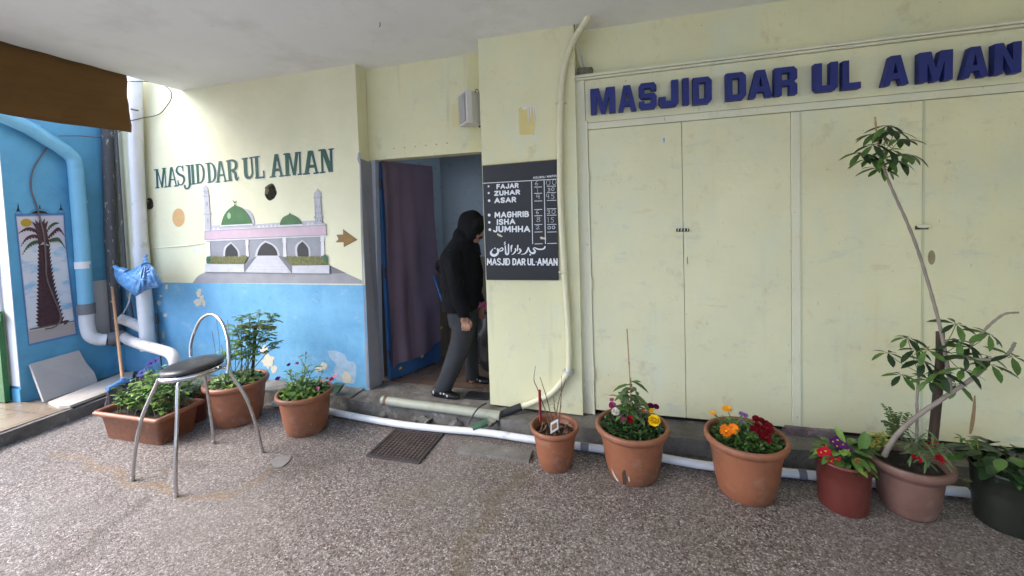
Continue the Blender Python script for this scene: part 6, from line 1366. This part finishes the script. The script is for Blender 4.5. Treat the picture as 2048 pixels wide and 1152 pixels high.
# primrose pot
root, c, rad, h, zs, po = potted('dark red plastic pot crowded with red and purple primroses', (1628, 1748, 914, 1687, 1033), .88, M['red_plastic'], 'plain')
lf = MB(); sm = MB()
for k in range(120):
    a = U(0, 2 * math.pi); q = rad * U(.1, .95); p = Vector((c.x + q * math.cos(a) * .8, c.y + q * math.sin(a) * .8, zs + U(.02, .10))); lf.leaf(p, Vector((math.cos(a), math.sin(a), U(.0, .7))), (0, 0, 1), U(.045, .08), U(.032, .045), U(.3, .9), rn.choice((0, 0, 1, 2)))
lf.leaf(PW(1690, 885, c), (-.5, 0, 1), (0, -1, .3), .09, .035, .2, 1); lf.leaf(PW(1722, 905, c, .02), (.2, 0, 1), (0, -1, .3), .12, .06, .1, 0)
lf.build('foliage', [M['leaf'], M['leaf_light'], M['leaf_dark']], root)
for px, py, cl_, lb in ((1643, 909, 'red', 'red primrose with yellow eye'), (1651, 906, 'red', 'red primrose with yellow eye'), (1662, 926, 'red', 'red primrose with yellow eye'), (1670, 920, 'red', 'red primrose with yellow eye'), (1666, 883, 'violet', 'dark purple primrose'), (1675, 880, 'violet', 'dark purple primrose'), (1674, 892, 'violet', 'dark purple primrose'), (1697, 900, 'violet', 'dark purple primrose'), (1686, 889, 'violet', 'dark purple primrose')):
    flower(root, PW(px, py - (4 if cl_ == 'red' else 0), c, -.10 if cl_ == 'red' else .0), .027 if cl_ == 'red' else .022, cl_, 'five', lb, Vector((-.1, -.9, .5)), 'yellow')
flower(root, PW(1717, 926, c, -.08), .026, 'peach', 'ball', 'peach coloured primrose')

# umbrella tree pot
root, c, rad, h, zs, po = potted('wide rimmed weathered terracotta pot with a tall leaning umbrella tree', (1726, 1918, 915, 1818, 1042), .62, M['terracotta_old'], 'wide', soil_drop=.05)
def br_(pl, r0, r1, nm='branch', mt='bark', dy=0):
    P = catmull([PW(x, y, c, dy + (q[0] if q else 0)) for x, y, *q in pl], 6); mb = MB(); n = len(P); mb.tube(P, [r0 + (r1 - r0) * i / (n - 1) + .0008 * math.sin(i * 2.1) for i in range(n)], 9); return mb.build(nm, M[mt], root)
br_([(1768, 912, -.06), (1782, 886, -.06), (1805, 858, -.05), (1840, 828, -.03), (1870, 808, -.03), (1900, 787, -.02), (1935, 764, 0), (1970, 736, .02)], .0135, .009, 'trunk')
br_([(1902, 788, -.02), (1899, 762), (1896, 738), (1891, 712), (1886, 682), (1878, 645), (1866, 600), (1850, 545), (1832, 490), (1812, 440), (1790, 392), (1773, 352), (1766, 326), (1764, 305)], .0095, .006)
br_([(1833, 890), (1834, 840), (1834, 795), (1838, 745)], .0078, .0055)
br_([(1893, 713), (1930, 716), (1965, 719), (1995, 718), (2013, 710), (2022, 700), (2030, 685)], .008, .0065)
br_([(1938, 694, .03), (1962, 668, .04), (1985, 645, .05), (2010, 628, .06), (2038, 625, .06)], .0065, .005)
br_([(1760, 305), (1754, 272), (1750, 234)], .0045, .0045, 'cane', 'cane')
mb = MB(); P = [PW(1863, 905, c, .08), PW(1874, 800, c, .07), PW(1881, 710, c, .06), PW(1880, 664, c, .06)]; mb.tube(P, [.022, .021, .020, .018], 9); mb.build('stake', M['dark_wood'], root)
sm, lf = MB(), MB()
def umbrella(px, py, src, n=8, L=.10, tilt_=None, dy=0):
    p = PW(px, py, c, dy + U(-.06, .06)); s_ = PW(*src, c); sm.tube(catmull([s_, s_.lerp(p, .55) + Vector((0, 0, -.01)), p], 4), .0018, 5)
    nn = (tilt_ or Vector((U(-.25, .25) + (p.x - s_.x) * 1.6, -.35 + U(-.2, .2), 1))).normalized(); a_ = nn.orthogonal().normalized(); b_ = nn.cross(a_); ph = U(0, 6)
    for i in range(n):
        an = ph + 2 * math.pi * i / n; rad_ = a_ * math.cos(an) + b_ * math.sin(an); l_ = L * U(.75, 1.15)
        q = p + rad_ * .012; sm.tube([p, q], .001, 4, caps=False); lf.leaf(q, rad_ - nn * U(.05, .45), nn, l_, l_ * .36, U(.15, .5), rn.choice((0, 1)), .18)
for px, py in ((1775, 252), (1800, 278), (1812, 308), (1796, 322), (1746, 290), (1752, 268), (1738, 318), (1762, 336), (1778, 300), (1790, 262), (1722, 306), (1768, 318)): umbrella(px, py, (1765, 312), 7, .092)
for px, py, sx, sy in ((1815, 676, 1837, 745), (1775, 706, 1837, 745), (1803, 750, 1837, 750), (1832, 700, 1837, 745), (1845, 722, 1837, 745), (1855, 700, 1885, 700), (1912, 648, 1890, 690), (1976, 668, 1930, 700), (1918, 682, 1892, 705), (1940, 695, 1900, 712), (1930, 712, 1910, 714), (1975, 712, 1960, 718), (1982, 730, 1975, 719), (1925, 738, 1900, 720), (1912, 768, 1898, 760), (1880, 745, 1897, 740), (1858, 760, 1837, 752),):
    umbrella(px, py, (sx, sy), rn.choice((5, 6, 7)), .084)
for px, py in ((2022, 712),): umbrella(px, py, (2013, 711), 5, .09)
lf.add(sm.v, sm.f, 2, True); lf.build('foliage', [M['leaf_dark'], M['leaf'], M['stem']], root)
sm, lf = MB(), MB()
for k in range(9):
    t = PW(1795 + U(-30, 28), 818 + U(-12, 30), c, U(-.03, .05)); b = PW(1795 + U(-8, 12), 880, c, .0)
    feather(sm, lf, [b, b.lerp(t, .5) + Vector((0, 0, .015)), t], .034, 12, .002)
for k in range(90): p = PW(1755 + U(-26, 26), 885 + U(-16, 18), c, U(-.02, .06)); lf.leaf(p, rdir(0, 1), (0, 0, 1), .03, .014, .3, 1)
for k in range(90): p = PW(1855 + U(-34, 30), 905 + U(-22, 18), c, U(-.12, .02)); lf.leaf(p, rdir(0, 1), (0, 0, 1), .075, .012, .6, 0)
lf.build('under_foliage', [M['leaf_grey'], M['leaf_light']], root); sm.build('under_stems', M['stem'], root)
mb = MB()
for k in range(60): p = PW(1757 + U(-26, 24), 880 + U(-15, 15), c, U(-.04, .03)); mb.leaf(p, rdir(0, 1), (0, 0, 1), .018, .014, .3)
mb.build('yellow_blossom', M['f_buff'], root)
for px, py in ((1860, 890), (1870, 888), (1852, 896), (1830, 915), (1838, 920), (1872, 915), (1884, 922), (1880, 912)): flower(root, PW(px, py, c, -.08 if py > 905 else 0), .018, 'red', 'five', 'small red flower', ctr='red')

# dark pot at the right edge
root, c, rad, h, zs, po = potted('dark green plastic pot with broad dark leaves beside the umbrella tree', (1934, 2110, 935, 2018, 1072), .86, M['dark_plastic'], 'plain')
lf, sm = MB(), MB()
for k in range(90):
    a = U(0, 2 * math.pi); q = rad * U(.2, 1.0); p = Vector((c.x + q * math.cos(a), c.y + q * math.sin(a), zs + U(.03, .13))); lf.leaf(p, Vector((math.cos(a), math.sin(a), U(-.1, .4))), (0, 0, 1), U(.07, .12), U(.04, .065), U(.2, .7), rn.choice((0, 0, 0, 1)))
lf.leaf(PW(1935, 915, c, -.02), (-1, -.2, .2), (0, -.3, 1), .10, .055, .4, 1)
for pl in ([(1965, 935), (1950, 905), (1940, 890), (1924, 876)], [(1968, 930), (1958, 900), (1952, 882)], [(1958, 928), (1970, 940), (1968, 958), (1955, 963), (1938, 962), (1924, 958)]):
    sm.tube(catmull([PW(x, y, c, -.05) for x, y in pl], 6), .004, 6)
    p = PW(*pl[-1], c, -.05)
    for k in range(6): lf.leaf(p, rdir(-.3, .8), (0, 0, 1), .035, .014, .4, 1)
sm.build('stems', mat('yellow_green_stem', (.16, .17, .03), .5), root); lf.build('foliage', [M['leaf_dark'], M['leaf']], root)

# ================================================================== PERSON walking in the doorway
py0 = 3.47
pe = thing('person', 'man in black hooded jacket and grey trousers walking through the doorway', 'person', (-1.45, 3.45, LZ))
bpy.data.objects.remove(pe)
def ringloft(mb, rings, n=24, cap=True):
    vs = []
    for c_, rx, ry in rings:
        for j in range(n):
            a = 2 * math.pi * j / n; vs.append(Vector(c_) + Vector((rx * math.cos(a), ry * math.sin(a), 0)))
    k = len(rings); mb.add(vs, [(i * n + j, i * n + (j + 1) % n, (i + 1) * n + (j + 1) % n, (i + 1) * n + j) for i in range(k - 1) for j in range(n)], 0, True)
    mb.add(vs[:n], [tuple(range(n))], 0); mb.add(vs[-n:], [tuple(range(n))], 0)
def ring(l, r_, y_, dep, Y): a, b = W(l, y_, Y), W(r_, y_, Y); return ((a + b) / 2, (b.x - a.x) / 2, dep)
def fuse(o, vox, smooth_it=6):
    m_ = o.modifiers.new('fuse', 'REMESH'); m_.mode = 'VOXEL'; m_.voxel_size = vox; m_.use_smooth_shade = True
    if smooth_it: s_ = o.modifiers.new('soften', 'SMOOTH'); s_.iterations = smooth_it; s_.factor = .5
    return o
def w3(x, y, Y=py0): return W(x, y, Y)
body = MB()
hc = w3(944, 456)                                           # head, bowed and turned to the right
Mh = Matrix.Rotation(R(16), 3, 'Y')
body.ellipsoid(hc, .092, .076, .118, 28, 20, 0, Mh)
fd = Mh @ Vector((1, 0, 0)); fu = Mh @ Vector((0, 0, 1))
face = hc - fu * .035
for y_ in (-.0,):
    body.ellipsoid(face + fd * .078 - fu * .015, .030, .034, .045, 14, 10, 0, Mh)       # mouth and jaw front
    body.ellipsoid(face + fd * .060 - fu * .062, .032, .036, .026, 14, 10, 0, Mh)       # chin
    body.tube([face + fd * .082 + fu * .040, face + fd * .100 + fu * .012, face + fd * .108 - fu * .004], [.010, .014, .016], 10)   # nose
    body.ellipsoid(face + fd * .098 - fu * .006, .014, .019, .010, 10, 8, 0, Mh)
    body.ellipsoid(face + fd * .074 + fu * .050, .020, .052, .013, 12, 8, 0, Mh)        # brow
for s_ in (-1, 1): body.ellipsoid(face + fd * .058 + Vector((0, s_ * .038, 0)) - fu * .004, .030, .026, .030, 12, 8, 0, Mh)   # cheeks
for s_ in (-1, 1): body.ellipsoid(hc - fu * .03 + Vector((0, s_ * .076, 0)), .022, .010, .034, 10, 8, 0, Mh)                    # ears
body.tube([w3(936, 492), w3(940, 466)], [.06, .056], 16)
ringloft(body, [ring(900, 944, 640, .13, py0), ring(902, 948, 600, .14, py0), ring(898, 950, 540, .16, py0), ring(904, 946, 502, .15, py0), ring(918, 942, 484, .07, py0)])
sh, el, wr = W(908, 507, 3.30), W(913, 572, 3.24), W(926, 626, 3.28)
body.tube([sh, el, wr, W(929, 640, 3.285)], [.05, .042, .030, .029], 14)
sh2, el2, wr2 = W(926, 507, 3.66), W(946, 575, 3.72), W(957, 610, 3.68)
body.tube([sh2, el2, wr2], [.05, .042, .030], 14)
# near hand: palm, four bent fingers, thumb
pa = [W(929.5, 636, 3.285), W(930, 647, 3.28)]
body.ellipsoid((pa[0] + pa[1]) / 2, .041, .017, .040, 16, 12)
for k, (x0, x1, x2, L_) in enumerate(((938.0, 939.6, 938.6, 0), (934, 935.4, 934.6, 1.5), (929.6, 930.2, 929.8, 1.6), (925.2, 925.0, 925.4, 0))):
    body.tube(catmull([W(x0, 648, 3.278), W(x1, 653.5, 3.270), W(x2, 658, 3.272), W(x2 - .6, 660.6 + L_ * .6, 3.284)], 3), [.0105] * 4 + [.0098] * 4 + [.0085, .0075], 8)
body.tube(catmull([W(938, 640, 3.30), W(942, 645, 3.29), W(942.4, 651, 3.288), W(941, 655, 3.29)], 3), [.012] * 4 + [.0105] * 4 + [.009, .008], 8)
hand2 = wr2 + Vector((.03, -.01, -.05)); body.ellipsoid(hand2, .03, .02, .045, 12, 8)
for k in range(4): body.tube([hand2 + Vector((-.02 + .014 * k, 0, -.03)), hand2 + Vector((-.018 + .014 * k, .005, -.085 + .006 * abs(k - 1.5)))], .009, 7)
body.tube([hand2 + Vector((-.02, -.012, .0)), hand2 + Vector((-.035, -.02, -.05))], .010, 7)
NA, NK, NH = W(887, 778, 3.30), W(912, 712, 3.36), W(922, 640, 3.42)
FA, FK, FH = W(944, 752, 3.64), W(941, 705, 3.60), W(934, 640, 3.55)
body.tube([NH, NK, NA, W(890, 790, 3.30)], [.078, .055, .038, .036], 14); body.tube([FH, FK, FA, W(945, 764, 3.64)], [.06, .042, .034, .032], 14)
pe = body.build('person', M['skin'], loc=(-1.45, 3.45, LZ)); setp(pe, 'man in black hooded jacket and grey trousers walking through the doorway', 'person'); fuse(pe, .005, 2)
# clothes
jk = MB()
ringloft(jk, [ring(889, 954, 619, .185, py0), ring(888, 958, 600, .195, py0), ring(887.5, 963, 575, .20, py0), ring(885, 964, 546, .205, py0), ring(881, 959, 518, .205, py0), ring(889, 955, 503, .195, py0), ring(899, 950, 487, .14, py0), ring(908, 947, 474, .095, py0)])
jk.ellipsoid(W(885, 530, py0), .045, .13, .07, 18, 12)
jk.ellipsoid(hc - fd * .018 + fu * .020, .122, .108, .138, 28, 20, 0, Mh)
jk.ellipsoid(hc + fd * .052 + fu * .072, .070, .096, .048, 20, 12, 0, Mh)
jk.ellipsoid(hc - fd * .05 - fu * .10, .105, .115, .10, 20, 14, 0, Mh)
for s_ in (-1, 1): jk.ellipsoid(hc + fd * .022 - fu * .02 + Vector((0, s_ * .075, 0)), .062, .030, .105, 16, 12, 0, Mh)
rim_ = []
for k in range(25):
    a = 2 * math.pi * k / 24; rim_.append(hc + fd * (.060 + .030 * math.cos(a)) + fu * (.012 + .118 * math.cos(a)) + Vector((0, .092 * math.sin(a), 0)))
jk.tube(rim_, .017, 10)
jk.tube([w3(925, 488), w3(932, 466)], [.10, .09], 18)
jk.tube(catmull([W(906, 506, 3.31), W(908, 540, 3.245), W(913, 574, 3.225), W(922, 606, 3.255), W(927, 628, 3.275)], 5), [.085, .082, .079, .077, .075, .073, .071, .069, .068, .068, .067, .066, .065, .063, .061, .060, .058, .056, .054, .053, .052], 18)
jk.tube(catmull([W(925, 507, 3.63), W(946, 572, 3.71), W(956, 606, 3.68)], 6), .062, 16)
jk.tube([w3(941, 478), w3(955, 492), w3(958, 512)], [.03, .025, .02], 10)
jk.v = [tuple(Vector(v) + Vector(noise.noise_vector(Vector(v) * Vector((14, 14, 9)).length * .45)) * .012) for v in jk.v]
jo = jk.build('jacket', M['jacket'], pe); fuse(jo, .008, 4)
mb = MB(); ringloft(mb, [(W(926.5, 624, 3.272) , .052, .052), (W(928, 633, 3.280), .050, .048)], 18); mb.build('cuff', M['jacket'], jo)
p = W(898, 501.5, py0 - .195); mb = MB(); mb.ellipsoid(p, .008, .006, .010, 10, 8); mb.build('blue_badge', mat('blue_badge', (.04, .07, .32), .5), jo)
mt_ = MB(); mp_ = face + fd * .108 - fu * .022
mt_.tube(catmull([mp_ + Vector((-.018, -.030, -.010)), mp_ + Vector((.000, -.016, .001)), mp_ + Vector((.004, 0, .004)), mp_ + Vector((.000, .016, .001)), mp_ + Vector((-.018, .030, -.010))], 4), .008, 8); mt_.build('moustache', M['hair'], pe)
mb = MB()
for s_ in (-1, 1): mb.ellipsoid(face + fd * .081 + fu * .028 + Vector((0, s_ * .030, 0)), .010, .013, .007, 10, 8, 0, Mh)
mb.build('eyes', M['hair'], pe)
tr_ = MB()
ringloft(tr_, [ring(897, 953, 608, .165, py0), ring(899, 954, 630, .17, py0), ring(902, 954, 650, .165, py0)])
def leg(rs): 
    ringloft(tr_, rs)
leg([ring(902, 948, 630, .10, 3.40), ring(904, 950, 655, .105, 3.395), ring(902, 945, 680, .10, 3.385), ring(896, 937, 705, .092, 3.37), ring(888, 927, 727, .086, 3.35), ring(880, 917, 748, .080, 3.33), ring(872, 906, 770, .074, 3.31), ring(870, 901, 780, .068, 3.305)])
leg([ring(916, 953, 630, .10, 3.56), ring(924, 953, 665, .10, 3.58), ring(930, 953, 700, .09, 3.60), ring(931, 955, 730, .08, 3.62), ring(932, 958, 757, .07, 3.64)])
tr_.v = [tuple(Vector(v) + Vector(noise.noise_vector(Vector(v) * 11)) * .008) for v in tr_.v]
fuse(tr_.build('trousers', M['trouser'], pe), .008, 3)
def shoe(heel, toe, z0):
    d = (toe - heel); d.z = 0; L_ = d.length; d.normalize(); s_ = Vector((-d.y, d.x, 0)); mb = MB(); secs = []
    for t, wd, hh in ((0, .026, .062), (.06, .036, .075), (.25, .038, .082), (.42, .038, .068), (.62, .046, .052), (.82, .044, .042), (.95, .030, .032), (1, .012, .022)):
        p = heel + d * (t * L_); p.z = z0; secs.append([p + s_ * (wd * math.cos(a)) + Vector((0, 0, hh * (.5 + .5 * math.sin(a)) if math.sin(a) > -.6 else 0)) for a in [2 * math.pi * j / 16 for j in range(16)]])
    mb.add([p for q in secs for p in q], [(i * 16 + j, i * 16 + (j + 1) % 16, (i + 1) * 16 + (j + 1) % 16, (i + 1) * 16 + j) for i in range(len(secs) - 1) for j in range(16)], 0, True); mb.add(secs[0], [tuple(range(16))]); mb.add(secs[-1], [tuple(range(16))])
    o = mb.build('shoe', M['shoe'], pe); mb = MB()
    for t in (.12, .40, .52, .66):
        p = heel + d * (t * L_) - s_ * (.0405 if t < .6 else .047); mb.ellipsoid(p + Vector((0, 0, z0 + .040 - p.z - .012 * (t > .6))), .009, .004, .010 if t > .2 else .018, 8, 6)
    mb.build('white_trim', M['shoe_white'], o)
shoe(Vector((W(866, 790, 3.30).x, 3.30, 0)), Vector((W(919, 797, 3.28).x, 3.27, 0)), LZ + .010)
shoe(Vector((W(932, 765, 3.64).x, 3.66, 0)), Vector((W(982, 760, 3.66).x, 3.64, 0)), LZ + .010)
